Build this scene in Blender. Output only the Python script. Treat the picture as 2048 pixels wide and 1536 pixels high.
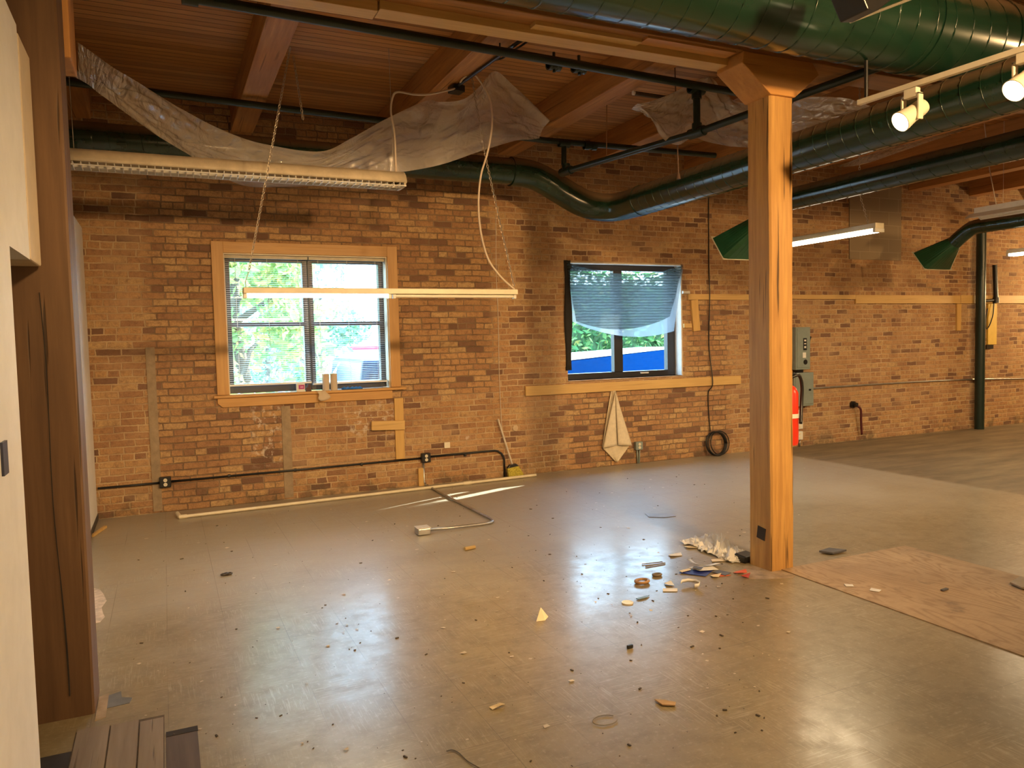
import bpy, bmesh, math, random
from mathutils import Vector, Matrix, Euler, noise

random.seed(7)
sc = bpy.context.scene
COL = sc.collection
for o in list(bpy.data.objects):
    bpy.data.objects.remove(o, do_unlink=True)

# ------------------------------------------------------------------ camera
cam_data = bpy.data.cameras.new('camera')
cam_data.sensor_width = 36.0
cam_data.lens = 26.774
cam_data.clip_start = 0.05
cam_data.clip_end = 200
cam = bpy.data.objects.new('camera', cam_data)
COL.objects.link(cam)
CAM_ROT = Matrix(((0.909015, 0.044405, -0.414392), (-0.416126, 0.041685, -0.908351), (-0.023061, 0.998144, 0.05637)))
cam.matrix_world = Matrix.Translation((0, 0, 1.6)) @ CAM_ROT.to_4x4()
sc.camera = cam

# ------------------------------------------------------------------ world, sun, exposure
sc.view_settings.view_transform = 'Standard'
sc.view_settings.look = 'None'
sc.view_settings.gamma = 1.0
sc.view_settings.use_curve_mapping = False
sc.view_settings.exposure = 0.15
sc.cycles.use_denoising = True
sc.cycles.max_bounces = 9
sc.cycles.diffuse_bounces = 4
sc.cycles.transparent_max_bounces = 24
sc.cycles.sample_clamp_indirect = 12.0
sc.cycles.caustics_reflective = False
sc.cycles.caustics_refractive = False

world = bpy.data.worlds.new('World')
sc.world = world
world.use_nodes = True
wn = world.node_tree.nodes
wl = world.node_tree.links
bg = wn['Background']
tcw = wn.new('ShaderNodeTexCoord')
sepw = wn.new('ShaderNodeSeparateXYZ')
rampw = wn.new('ShaderNodeValToRGB')
rampw.color_ramp.elements[0].position = 0.0
rampw.color_ramp.elements[0].color = (0.62, 0.82, 1.0, 1)
rampw.color_ramp.elements[1].position = 0.6
rampw.color_ramp.elements[1].color = (0.36, 0.62, 1.0, 1)
wl.new(tcw.outputs['Generated'], sepw.inputs[0])
wl.new(sepw.outputs['Z'], rampw.inputs[0])
wl.new(rampw.outputs[0], bg.inputs['Color'])
bg.inputs['Strength'].default_value = 19.0

def add_light(name, kind, loc, energy, color, **kw):
    d = bpy.data.lights.new(name, kind)
    d.energy = energy
    d.color = color
    aim = kw.pop('aim', None)
    for k, v in kw.items():
        setattr(d, k, v)
    o = bpy.data.objects.new(name, d)
    o.location = loc
    if aim is not None:
        o.rotation_euler = Vector(aim).to_track_quat('-Z', 'Y').to_euler()
    COL.objects.link(o)
    return o

sun = add_light('sun', 'SUN', (30, 20, 25), 26.0, (1.0, 0.95, 0.85), angle=0.009, aim=(-1.70, -0.60, -1.12))

WARM = (1.0, 0.62, 0.27)
# the rest of the room's own track lamps, out of frame above and behind the camera
for (p, e, aim) in (((3.4, -0.4, 3.1), 980, (0.02, 1, -0.27)), ((6.8, -0.2, 3.1), 660, (0.12, 1, -0.27)),
                    ((10.4, 0.6, 3.1), 400, (0.12, 1, -0.28)), ((0.9, 0.2, 3.0), 420, (0.06, 1, -0.26)),
                    ((12.9, 2.0, 3.0), 380, (0.05, 1, -0.3)), ((7.2, 1.6, 3.0), 260, (-1, 0.55, -0.32))):
    add_light('room_track_lamp', 'SPOT', p, e, WARM, spot_size=1.35, spot_blend=1.0, shadow_soft_size=0.12, aim=aim)
add_light('room_tube_lamp', 'POINT', (14.7, 7.2, 2.3), 170, (1.0, 0.70, 0.34), shadow_soft_size=0.10)
for p in ((4.5, -1.5, 2.6), (9.5, -1.0, 2.6), (1.2, -1.2, 2.7)):
    add_light('room_strip_lamp', 'AREA', p, 62, (1.0, 0.70, 0.38), shape='RECTANGLE', size=2.4, size_y=0.2, aim=(0, 0, -1))

# ------------------------------------------------------------------ mesh helpers
class MB:
    def __init__(self):
        self.v = []; self.f = []
    def add(self, vs, fs):
        n = len(self.v)
        self.v += [Vector(p) for p in vs]
        self.f += [tuple(i + n for i in q) for q in fs]
        return self
    def box(self, x0, y0, z0, x1, y1, z1):
        vs = [(x, y, z) for z in (z0, z1) for y in (y0, y1) for x in (x0, x1)]
        return self.add(vs, [(0, 2, 3, 1), (4, 5, 7, 6), (0, 1, 5, 4), (2, 6, 7, 3), (0, 4, 6, 2), (1, 3, 7, 5)])
    def obox(self, c, size, rot=(0, 0, 0)):
        m = Euler(rot).to_matrix() if not isinstance(rot, Matrix) else rot
        c = Vector(c); hx, hy, hz = size[0] / 2, size[1] / 2, size[2] / 2
        vs = [c + m @ Vector((x, y, z)) for z in (-hz, hz) for y in (-hy, hy) for x in (-hx, hx)]
        return self.add(vs, [(0, 2, 3, 1), (4, 5, 7, 6), (0, 1, 5, 4), (2, 6, 7, 3), (0, 4, 6, 2), (1, 3, 7, 5)])
    def prism(self, poly, off):
        off = Vector(off); n = len(poly)
        vs = [Vector(p) for p in poly] + [Vector(p) + off for p in poly]
        fs = [tuple(range(n)), tuple(range(2 * n - 1, n - 1, -1))]
        fs += [(i, i + n, (i + 1) % n + n, (i + 1) % n) for i in range(n)]
        return self.add(vs, fs)
    def tube(self, pts, r, n=12, caps=True):
        pts = [Vector(p) for p in pts]; k = len(pts)
        rr = r if isinstance(r, (list, tuple)) else [r] * k
        base = len(self.v)
        t0 = (pts[1] - pts[0]).normalized()
        u = t0.orthogonal().normalized()
        for i, p in enumerate(pts):
            if i == 0: t = t0
            elif i == k - 1: t = (pts[-1] - pts[-2]).normalized()
            else:
                t = ((pts[i] - pts[i - 1]).normalized() + (pts[i + 1] - pts[i]).normalized())
                t = t.normalized() if t.length > 1e-6 else (pts[i + 1] - pts[i]).normalized()
            u = (u - t * u.dot(t)).normalized()
            w = t.cross(u)
            for j in range(n):
                a = 2 * math.pi * j / n
                self.v.append(p + (u * math.cos(a) + w * math.sin(a)) * rr[i])
        for i in range(k - 1):
            for j in range(n):
                a = base + i * n + j; b = base + i * n + (j + 1) % n
                self.f.append((a, b, b + n, a + n))
        if caps:
            self.f.append(tuple(base + j for j in range(n - 1, -1, -1)))
            self.f.append(tuple(base + (k - 1) * n + j for j in range(n)))
        return self
    def grid(self, rows):
        nr = len(rows); nc = len(rows[0]); b = len(self.v)
        for r in rows: self.v += [Vector(p) for p in r]
        for i in range(nr - 1):
            for j in range(nc - 1):
                a = b + i * nc + j
                self.f.append((a, a + 1, a + nc + 1, a + nc))
        return self
    def lathe(self, origin, axis, prof, n=24):
        """prof: list of (distance along axis, radius)"""
        o = Vector(origin); ax = Vector(axis).normalized()
        u = ax.orthogonal().normalized(); w = ax.cross(u)
        b = len(self.v)
        for (d, r) in prof:
            for j in range(n):
                a = 2 * math.pi * j / n
                self.v.append(o + ax * d + (u * math.cos(a) + w * math.sin(a)) * max(r, 1e-5))
        for i in range(len(prof) - 1):
            for j in range(n):
                p = b + i * n + j; q = b + i * n + (j + 1) % n
                self.f.append((p, q, q + n, p + n))
        return self
    def build(self, name, mat, parent=None, smooth=False, bevel=0.0, solid=0.0, origin=None):
        me = bpy.data.meshes.new(name)
        if parent is not None:
            org = world_loc(parent)
        elif origin is not None:
            org = Vector(origin)
        else:
            xs = [p.x for p in self.v]; ys = [p.y for p in self.v]; zs = [p.z for p in self.v]
            org = Vector(((min(xs) + max(xs)) / 2, (min(ys) + max(ys)) / 2, min(zs)))
        me.from_pydata([p - org for p in self.v], [], self.f)
        me.update()
        bm = bmesh.new(); bm.from_mesh(me)
        bmesh.ops.recalc_face_normals(bm, faces=bm.faces)
        bm.to_mesh(me); bm.free()
        me.materials.append(mat)
        if smooth:
            for p in me.polygons: p.use_smooth = True
            if smooth == 'auto':
                try: me.set_sharp_from_angle(angle=math.radians(40))
                except Exception: pass
        o = bpy.data.objects.new(name, me)
        COL.objects.link(o)
        if parent is not None:
            o.parent = parent
        else:
            o.location = org
        if bevel:
            md = o.modifiers.new('bevel', 'BEVEL'); md.width = bevel; md.segments = 2; md.limit_method = 'ANGLE'
        if solid:
            md = o.modifiers.new('solid', 'SOLIDIFY'); md.thickness = solid; md.offset = 0
        return o

def world_loc(o):
    p = Vector(o.location)
    while o.parent is not None:
        o = o.parent; p += Vector(o.location)
    return p

def tag(o, label, cat, group=None, kind=None):
    if label: o['label'] = label
    if cat: o['category'] = cat
    if group: o['group'] = group
    if kind: o['kind'] = kind
    return o

def thing(name, loc, label, cat, group=None):
    o = bpy.data.objects.new(name, None)
    o.empty_display_size = 0.05
    o.location = loc
    COL.objects.link(o)
    return tag(o, label, cat, group)

def struct(o):
    o['kind'] = 'structure'
    return o

def dup(root, delta, label, group=None):
    r = root.copy(); COL.objects.link(r)
    r.location = Vector(root.location) + Vector(delta)
    r['label'] = label
    if group: r['group'] = group
    for ch in list(root.children):
        c = ch.copy(); COL.objects.link(c); c.parent = r
        for g in list(ch.children):
            d = g.copy(); COL.objects.link(d); d.parent = c
    return r

def smooth_path(pts, n=8):
    pts = [Vector(p) for p in pts]; out = []
    k = len(pts)
    for i in range(k - 1):
        p0 = pts[max(i - 1, 0)]; p1 = pts[i]; p2 = pts[i + 1]; p3 = pts[min(i + 2, k - 1)]
        for j in range(n):
            t = j / n
            out.append(0.5 * ((2 * p1) + (p2 - p0) * t + (2 * p0 - 5 * p1 + 4 * p2 - p3) * t * t + (3 * p1 - p0 - 3 * p2 + p3) * t ** 3))
    out.append(pts[-1])
    return out

# ------------------------------------------------------------------ materials
class NT:
    def __init__(self, name):
        self.m = bpy.data.materials.new(name)
        self.m.use_nodes = True
        self.t = self.m.node_tree
        self.t.nodes.clear()
        self.out = self.t.nodes.new('ShaderNodeOutputMaterial')
        self.tc = self.t.nodes.new('ShaderNodeTexCoord')
    def put(self, sock, val):
        if isinstance(val, bpy.types.NodeSocket): self.t.links.new(val, sock)
        elif val is not None: sock.default_value = val
    def n(self, typ, ins=None, **props):
        nd = self.t.nodes.new(typ)
        for k, v in props.items(): setattr(nd, k, v)
        for k, v in (ins or {}).items(): self.put(nd.inputs[k], v)
        return nd
    def math(self, op, a, b=None, c=None, clamp=False):
        nd = self.n('ShaderNodeMath', operation=op, use_clamp=clamp)
        self.put(nd.inputs[0], a)
        if b is not None: self.put(nd.inputs[1], b)
        if c is not None: self.put(nd.inputs[2], c)
        return nd.outputs[0]
    def mix(self, fac, a, b, blend='MIX'):
        nd = self.n('ShaderNodeMix', data_type='RGBA', blend_type=blend)
        self.put(nd.inputs[0], fac); self.put(nd.inputs[6], a); self.put(nd.inputs[7], b)
        return nd.outputs[2]
    def ramp(self, fac, stops):
        nd = self.n('ShaderNodeValToRGB')
        cr = nd.color_ramp
        while len(cr.elements) < len(stops): cr.elements.new(0.5)
        for e, (p, c) in zip(cr.elements, stops):
            e.position = p
            e.color = (c, c, c, 1) if isinstance(c, (int, float)) else (*c, 1)
        self.put(nd.inputs[0], fac)
        return nd.outputs[0]
    def noise(self, vec, scale, detail=3, rough=0.5, dist=0.0):
        nd = self.n('ShaderNodeTexNoise', {'Scale': scale, 'Detail': detail, 'Roughness': rough, 'Distortion': dist})
        self.put(nd.inputs['Vector'], vec)
        return nd.outputs['Fac']
    def mapping(self, vec, scale=(1, 1, 1), rot=(0, 0, 0), loc=(0, 0, 0)):
        nd = self.n('ShaderNodeMapping', {'Scale': scale, 'Rotation': rot, 'Location': loc})
        self.put(nd.inputs['Vector'], vec)
        return nd.outputs[0]
    def bump(self, h, strength=0.3, dist=0.01):
        nd = self.n('ShaderNodeBump', {'Strength': strength, 'Distance': dist})
        self.put(nd.inputs['Height'], h)
        return nd.outputs[0]
    def bsdf(self, color, rough=0.6, normal=None, **kw):
        nd = self.n('ShaderNodeBsdfPrincipled')
        if isinstance(color, tuple) and len(color) == 3: color = (*color, 1)
        self.put(nd.inputs['Base Color'], color)
        self.put(nd.inputs['Roughness'], rough)
        if normal is not None: self.put(nd.inputs['Normal'], normal)
        for k, v in kw.items(): self.put(nd.inputs[k.replace('_', ' ')], v)
        self.t.links.new(nd.outputs[0], self.out.inputs[0])
        return nd
    def surf(self, s):
        self.t.links.new(s, self.out.inputs[0]); return self.m

def c4(c): return (*c, 1)

def plain(name, col, rough=0.5, var=0.12, metal=0.0, nscale=8.0, bump=0.0, spec=0.5):
    t = NT(name); co = t.tc.outputs['Object']
    f = t.noise(co, nscale, 4, 0.6)
    dark = tuple(max(0, c * (1 - var * 2)) for c in col); light = tuple(min(1, c * (1 + var)) for c in col)
    cc = t.ramp(f, [(0.3, dark), (0.7, light)])
    nm = t.bump(t.noise(co, nscale * 6, 3), bump, 0.005) if bump else None
    b = t.bsdf(cc, rough, nm, Metallic=metal)
    b.inputs['Specular IOR Level'].default_value = spec
    return t.m

def wood(name, light, dark, axis='X', fine=60.0, rough=0.6, knots=True, crack=0.25):
    t = NT(name); co = t.tc.outputs['Object']
    i = 'XYZ'.index(axis)
    s = [1.0, 1.0, 1.0]; s[i] = 0.06
    v = t.mapping(co, tuple(s))
    g1 = t.noise(v, fine, 4, 0.6, 0.2)
    g2 = t.noise(v, fine * 0.22, 3, 0.5, 0.6)
    big = t.noise(co, 1.7, 2)
    mixv = t.math('ADD', t.math('MULTIPLY', g1, 0.45), t.math('MULTIPLY', g2, 0.55))
    col = t.ramp(mixv, [(0.34, dark), (0.52, tuple((a + b) / 2 for a, b in zip(light, dark))), (0.66, light)])
    col = t.mix(t.ramp(big, [(0.35, 0.0), (0.7, 0.45)]), col, c4(tuple(d * 0.8 + l * 0.2 for l, d in zip(light, dark))))
    s2 = [1.0, 1.0, 1.0]; s2[i] = 0.03
    ck = t.noise(t.mapping(co, tuple(s2), loc=(3.1, 1.7, 0.4)), 34.0, 2, 0.5, 0.1)
    ckm = t.ramp(ck, [(0.30, 1.0), (0.345, 0.0)])
    col = t.mix(t.math('MULTIPLY', ckm, crack * 2.2, clamp=True), col, c4(tuple(d * 0.25 for d in dark)))
    if knots:
        s3 = [1.0, 1.0, 1.0]; s3[i] = 0.55
        vo = t.n('ShaderNodeTexVoronoi', {'Scale': 3.4, 'Randomness': 1.0}); t.put(vo.inputs['Vector'], t.mapping(co, tuple(s3)))
        k = t.ramp(vo.outputs['Distance'], [(0.03, 1.0), (0.075, 0.0)])
        col = t.mix(t.math('MULTIPLY', k, 0.75), col, c4(tuple(d * 0.35 for d in dark)))
    h = t.math('SUBTRACT', t.math('MULTIPLY', g1, 0.3), t.math('MULTIPLY', ckm, 1.0))
    t.bsdf(col, rough, t.bump(h, 0.35, 0.004))
    return t.m

def brick_mat():
    t = NT('old_brick'); co = t.tc.outputs['Object']
    nz = t.n('ShaderNodeTexNoise', {'Scale': 7.0, 'Detail': 3.0}); t.put(nz.inputs['Vector'], co)
    sub = t.n('ShaderNodeVectorMath', operation='SUBTRACT'); t.put(sub.inputs[0], nz.outputs['Color']); sub.inputs[1].default_value = (0.5, 0.5, 0.5)
    scl = t.n('ShaderNodeVectorMath', operation='SCALE'); t.put(scl.inputs[0], sub.outputs[0]); scl.inputs['Scale'].default_value = 0.022
    add = t.n('ShaderNodeVectorMath', operation='ADD'); t.put(add.inputs[0], co); t.put(add.inputs[1], scl.outputs[0])
    sep = t.n('ShaderNodeSeparateXYZ'); t.put(sep.inputs[0], add.outputs[0])
    H = 0.0672
    v = t.math('DIVIDE', sep.outputs['Z'], H)
    row = t.math('FLOOR', v); fv = t.math('FRACT', v)
    hd = t.math('COMPARE', t.math('FLOORED_MODULO', row, 6.0), 2.0, 0.1)
    L = t.math('SUBTRACT', 0.214, t.math('MULTIPLY', hd, 0.106))
    wr = t.n('ShaderNodeTexWhiteNoise', noise_dimensions='1D'); t.put(wr.inputs['W'], row)
    u = t.math('ADD', t.math('DIVIDE', t.math('ADD', sep.outputs['X'], sep.outputs['Y']), L),
               t.math('ADD', t.math('MULTIPLY', row, 0.5), t.math('MULTIPLY', wr.outputs['Value'], 0.3)))
    colm = t.math('FLOOR', u); fu = t.math('FRACT', u)
    ev = t.math('MULTIPLY', t.math('MINIMUM', fv, t.math('SUBTRACT', 1.0, fv)), H)
    eu = t.math('MULTIPLY', t.math('MINIMUM', fu, t.math('SUBTRACT', 1.0, fu)), L)
    d = t.math('MINIMUM', ev, eu)
    rag = t.noise(co, 55.0, 3, 0.6)
    d2 = t.math('ADD', d, t.math('MULTIPLY', t.math('SUBTRACT', rag, 0.5), 0.009))
    mask = t.ramp(t.math('MULTIPLY', d2, 100.0), [(0.42, 0.0), (0.85, 1.0)])
    cell = t.n('ShaderNodeCombineXYZ'); t.put(cell.inputs[0], colm); t.put(cell.inputs[1], row)
    w = t.n('ShaderNodeTexWhiteNoise', noise_dimensions='2D'); t.put(w.inputs['Vector'], cell.outputs[0])
    bc = t.ramp(w.outputs['Value'], [(0.0, (0.165, 0.088, 0.055)), (0.10, (0.25, 0.135, 0.08)), (0.19, (0.40, 0.215, 0.105)),
                                     (0.55, (0.50, 0.282, 0.128)), (0.8, (0.55, 0.33, 0.150)), (1.0, (0.58, 0.39, 0.190))])
    blot = t.noise(co, 19.0, 4, 0.65)
    bc = t.mix(t.ramp(blot, [(0.47, 0.0), (0.68, 0.62)]), bc, (0.20, 0.10, 0.06, 1))
    fine = t.noise(co, 90.0, 3, 0.7)
    bc = t.mix(t.ramp(fine, [(0.35, 0.35), (0.6, 0.0)]), bc, (0.16, 0.085, 0.05, 1))
    sx0 = t.n('ShaderNodeSeparateXYZ'); t.put(sx0.inputs[0], co)
    # repointed areas: dark recessed mortar round the cased window and under the bare one
    def band(sock, a, b, e=0.06):
        return t.math('MULTIPLY', t.ramp(t.math('MULTIPLY', t.math('SUBTRACT', sock, a - e), 1.0 / (2 * e)), [(0.0, 0.0), (1.0, 1.0)]),
                      t.ramp(t.math('MULTIPLY', t.math('SUBTRACT', sock, b - e), 1.0 / (2 * e)), [(0.0, 1.0), (1.0, 0.0)]))
    X_, Z_ = sx0.outputs['X'], sx0.outputs['Z']
    za = t.math('MULTIPLY', band(X_, -0.12, 3.5), band(Z_, 1.0, 5.0, 0.02))
    zb = t.math('MULTIPLY', band(X_, -0.12, 1.1), band(Z_, -1.0, 1.0, 0.02))
    zc = t.math('MULTIPLY', band(X_, 4.45, 6.95), band(Z_, -1.0, 1.0, 0.02))
    zd = t.math('MULTIPLY', band(X_, 6.25, 6.95), band(Z_, 0.9, 2.1, 0.02))
    zz = t.math('MAXIMUM', t.math('MAXIMUM', za, zb), t.math('MAXIMUM', zc, zd))
    mort = t.ramp(t.noise(co, 3.2, 3), [(0.35, (0.43, 0.29, 0.165)), (0.65, (0.62, 0.45, 0.265))])
    md = t.ramp(t.noise(co, 5.0, 3), [(0.35, (0.17, 0.105, 0.065)), (0.65, (0.30, 0.20, 0.12))])
    mort = t.mix(zz, mort, md)
    col = t.mix(mask, mort, bc)
    # old mortar smears and pale lime spots
    sm = t.math('MULTIPLY', t.math('SUBTRACT', 1.0, zz), t.ramp(t.noise(t.mapping(co, (1, 1, 2.0)), 2.1, 5, 0.62), [(0.48, 0.0), (0.66, 0.55)]))
    col = t.mix(sm, col, (0.50, 0.32, 0.18, 1))
    lime = t.ramp(t.noise(co, 5.0, 6, 0.7), [(0.69, 0.0), (0.72, 0.7)])
    col = t.mix(lime, col, (0.62, 0.50, 0.40, 1))
    le = t.math('MAXIMUM', t.math('MULTIPLY', band(X_, 0.80, 1.09), band(Z_, 0.40, 1.0)), t.math('MULTIPLY', band(X_, 1.75, 2.3), band(Z_, 0.62, 0.95)))
    ln_ = t.ramp(t.noise(co, 13.0, 5, 0.7), [(0.53, 0.0), (0.60, 0.8)])
    col = t.mix(t.math('MULTIPLY', le, ln_), col, (0.66, 0.56, 0.46, 1))
    soot = t.ramp(t.noise(t.mapping(co, (1.3, 1, 1.0), loc=(4, 2, 9)), 1.3, 4, 0.6), [(0.52, 0.0), (0.75, 0.32)])
    col = t.mix(soot, col, (0.22, 0.105, 0.06, 1))
    # damp staining in the lowest courses
    sz = t.n('ShaderNodeSeparateXYZ'); t.put(sz.inputs[0], co)
    low = t.ramp(sz.outputs['Z'], [(0.0, 1.0), (0.28, 0.0)])
    st = t.ramp(t.noise(co, 4.5, 5, 0.7), [(0.5, 0.0), (0.62, 0.75)])
    col = t.mix(t.math('MULTIPLY', low, st), col, (0.12, 0.09, 0.055, 1))
    hgt = t.math('ADD', t.math('MULTIPLY', mask, 0.8), t.math('MULTIPLY', rag, 0.7))
    t.bsdf(col, 0.88, t.bump(hgt, 0.75, 0.009))
    return t.m

def deck_mat():
    t = NT('ceiling_planks'); co = t.tc.outputs['Object']
    sep = t.n('ShaderNodeSeparateXYZ'); t.put(sep.inputs[0], co)
    v = t.math('DIVIDE', sep.outputs['Y'], 0.082)
    row = t.math('FLOOR', v); fv = t.math('FRACT', v)
    wr = t.n('ShaderNodeTexWhiteNoise', noise_dimensions='1D'); t.put(wr.inputs['W'], row)
    g = t.noise(t.mapping(co, (0.05, 1, 1)), 70.0, 4, 0.6)
    g2 = t.noise(t.mapping(co, (0.12, 1, 1)), 12.0, 3, 0.6)
    base = t.ramp(wr.outputs['Value'], [(0.0, (0.27, 0.115, 0.034)), (0.5, (0.45, 0.205, 0.060)), (1.0, (0.60, 0.30, 0.095))])
    col = t.mix(t.ramp(g, [(0.4, 0.0), (0.7, 0.5)]), base, (0.22, 0.09, 0.028, 1))
    col = t.mix(t.ramp(g2, [(0.45, 0.0), (0.75, 0.5)]), col, (0.50, 0.26, 0.09, 1))
    e = t.math('MINIMUM', fv, t.math('SUBTRACT', 1.0, fv))
    gap = t.ramp(e, [(0.03, 1.0), (0.07, 0.0)])
    col = t.mix(t.math('MULTIPLY', gap, t.math('ADD', 0.3, t.math('MULTIPLY', wr.outputs['Value'], 0.7))), col, (0.03, 0.013, 0.006, 1))
    t.bsdf(col, 0.65, t.bump(t.math('SUBTRACT', t.math('MULTIPLY', g, 0.3), gap), 0.5, 0.008))
    return t.m

def floor_mat():
    t = NT('worn_vinyl_tile'); co = t.tc.outputs['Object']
    sep = t.n('ShaderNodeSeparateXYZ'); t.put(sep.inputs[0], co)
    n1 = t.noise(co, 0.9, 4, 0.6)
    n2 = t.noise(co, 9.0, 5, 0.65)
    T = 0.3048
    ux = t.math('DIVIDE', t.math('ADD', sep.outputs['X'], 0.05), T); uy = t.math('DIVIDE', sep.outputs['Y'], T)
    cell = t.n('ShaderNodeCombineXYZ'); t.put(cell.inputs[0], t.math('FLOOR', ux)); t.put(cell.inputs[1], t.math('FLOOR', uy))
    w = t.n('ShaderNodeTexWhiteNoise', noise_dimensions='2D'); t.put(w.inputs['Vector'], cell.outputs[0])
    base = t.ramp(n1, [(0.3, (0.215, 0.170, 0.088)), (0.55, (0.275, 0.218, 0.118)), (0.75, (0.34, 0.275, 0.160))])
    base = t.mix(t.math('MULTIPLY', w.outputs['Value'], 0.22), base, (0.30, 0.25, 0.155, 1))
    base = t.mix(t.ramp(n2, [(0.45, 0.0), (0.72, 0.5)]), base, (0.13, 0.10, 0.055, 1))
    n3 = t.noise(co, 38.0, 4, 0.7)
    base = t.mix(t.ramp(n3, [(0.55, 0.0), (0.68, 0.45)]), base, (0.44, 0.36, 0.24, 1))
    base = t.mix(t.ramp(n3, [(0.30, 0.35), (0.40, 0.0)]), base, (0.10, 0.075, 0.04, 1))
    # pale scrape marks in two directions
    par = t.math('COMPARE', t.math('FLOORED_MODULO', t.math('ADD', t.math('FLOOR', ux), t.math('FLOOR', uy)), 2.0), 1.0, 0.1)
    sa = t.noise(t.mapping(co, (2.6, 52, 1)), 2.4, 4, 0.6, 0.3)
    sb = t.noise(t.mapping(co, (52, 2.6, 1), loc=(5, 3, 0)), 2.4, 4, 0.6, 0.3)
    patch = t.ramp(t.noise(co, 1.6, 4, 0.6), [(0.42, 0.0), (0.62, 1.0)])
    sa = t.ramp(sa, [(0.54, 0.0), (0.59, 1.0)]); sb = t.ramp(sb, [(0.545, 0.0), (0.595, 1.0)])
    s = t.math('ADD', t.math('MULTIPLY', sa, par), t.math('MULTIPLY', sb, t.math('SUBTRACT', 1.0, par)), clamp=True)
    base = t.mix(t.math('MULTIPLY', t.math('MULTIPLY', s, patch), 0.36), base, (0.52, 0.45, 0.31, 1))
    # dusty, stripped ground beside the wall and at the left
    dz = t.math('ADD', sep.outputs['Y'], t.math('MULTIPLY', t.math('SUBTRACT', n1, 0.5), 3.0))
    dust = t.math('MULTIPLY', t.ramp(t.math('MULTIPLY', dz, 0.1), [(0.42, 0.0), (0.58, 0.75)]), t.ramp(n2, [(0.3, 0.55), (0.7, 1.0)]))
    base = t.mix(dust, base, (0.40, 0.37, 0.31, 1))
    ex = t.math('MINIMUM', t.math('FRACT', ux), t.math('SUBTRACT', 1.0, t.math('FRACT', ux)))
    ey = t.math('MINIMUM', t.math('FRACT', uy), t.math('SUBTRACT', 1.0, t.math('FRACT', uy)))
    ln = t.ramp(t.math('MULTIPLY', t.math('MINIMUM', ex, ey), 100.0), [(0.3, 1.0), (0.8, 0.0)])
    ln = t.math('MULTIPLY', ln, t.ramp(t.noise(co, 1.3, 2), [(0.42, 0.05), (0.6, 0.8)]))
    base = t.mix(t.math('MULTIPLY', ln, 0.7), base, (0.09, 0.07, 0.04, 1))
    # concrete-dark old floor beyond the tile
    far = t.ramp(t.math('ADD', t.math('MULTIPLY', sep.outputs['X'], 0.1), t.math('MULTIPLY', t.math('SUBTRACT', n2, 0.5), 0.01)), [(0.745, 0.0), (0.755, 1.0)])
    old = t.ramp(t.noise(t.mapping(co, (0.5, 2.2, 1)), 2.2, 5, 0.6), [(0.3, (0.105, 0.078, 0.042)), (0.7, (0.24, 0.185, 0.105))])
    base = t.mix(far, base, old)
    rough = t.math('ADD', t.ramp(n2, [(0.2, 0.20), (0.8, 0.36)]), t.math('MULTIPLY', dust, 0.14))
    rough = t.math('ADD', rough, t.math('MULTIPLY', far, 0.2))
    wv = t.noise(t.mapping(co, (1, 1, 1)), 5.0, 2)
    h = t.math('ADD', t.math('MULTIPLY', n2, 0.25), t.math('ADD', t.math('MULTIPLY', wv, 1.0), t.math('MULTIPLY', ln, -0.5)))
    nm = t.bump(h, 0.07, 0.01)
    b = t.bsdf(base, t.math('ADD', rough, 0.16), nm)
    b.inputs['Specular IOR Level'].default_value = 0.9
    t.put(b.inputs['Coat Weight'], t.math('MULTIPLY', t.math('SUBTRACT', 1.0, t.math('MULTIPLY', far, 0.7)), t.ramp(n2, [(0.2, 0.50), (0.8, 0.26)])))
    t.put(b.inputs['Coat Roughness'], t.ramp(n2, [(0.25, 0.15), (0.75, 0.25)]))
    b.inputs['Coat IOR'].default_value = 1.6
    t.put(b.inputs['Coat Normal'], nm)
    return t.m

def dusty(name, col, dust, rough, spec=0.6):
    t = NT(name); co = t.tc.outputs['Object']
    geo = t.n('ShaderNodeNewGeometry')
    sp = t.n('ShaderNodeSeparateXYZ'); t.put(sp.inputs[0], geo.outputs['Normal'])
    nz = t.noise(co, 7.0, 4, 0.6)
    f = t.ramp(t.math('ADD', sp.outputs['Z'], t.math('MULTIPLY', t.math('SUBTRACT', nz, 0.5), 0.25)), [(0.22, 0.0), (0.62, 1.0)])
    c = t.ramp(nz, [(0.3, tuple(q * 0.75 for q in col)), (0.7, col)])
    cc = t.mix(f, c, c4(dust))
    b = t.bsdf(cc, t.math('ADD', rough, t.math('MULTIPLY', f, 0.5)))
    b.inputs['Specular IOR Level'].default_value = spec
    return t.m

def emis(name, col, strength):
    t = NT(name)
    e = t.n('ShaderNodeEmission', {'Color': c4(col), 'Strength': strength})
    return t.surf(e.outputs[0])

def glass_mat():
    t = NT('window_glass')
    tr = t.n('ShaderNodeBsdfTransparent', {'Color': (0.93, 0.97, 0.95, 1)})
    gl = t.n('ShaderNodeBsdfGlossy', {'Roughness': 0.02})
    mx = t.n('ShaderNodeMixShader', {0: 0.06})
    t.put(mx.inputs[1], tr.outputs[0]); t.put(mx.inputs[2], gl.outputs[0])
    return t.surf(mx.outputs[0])

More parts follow.
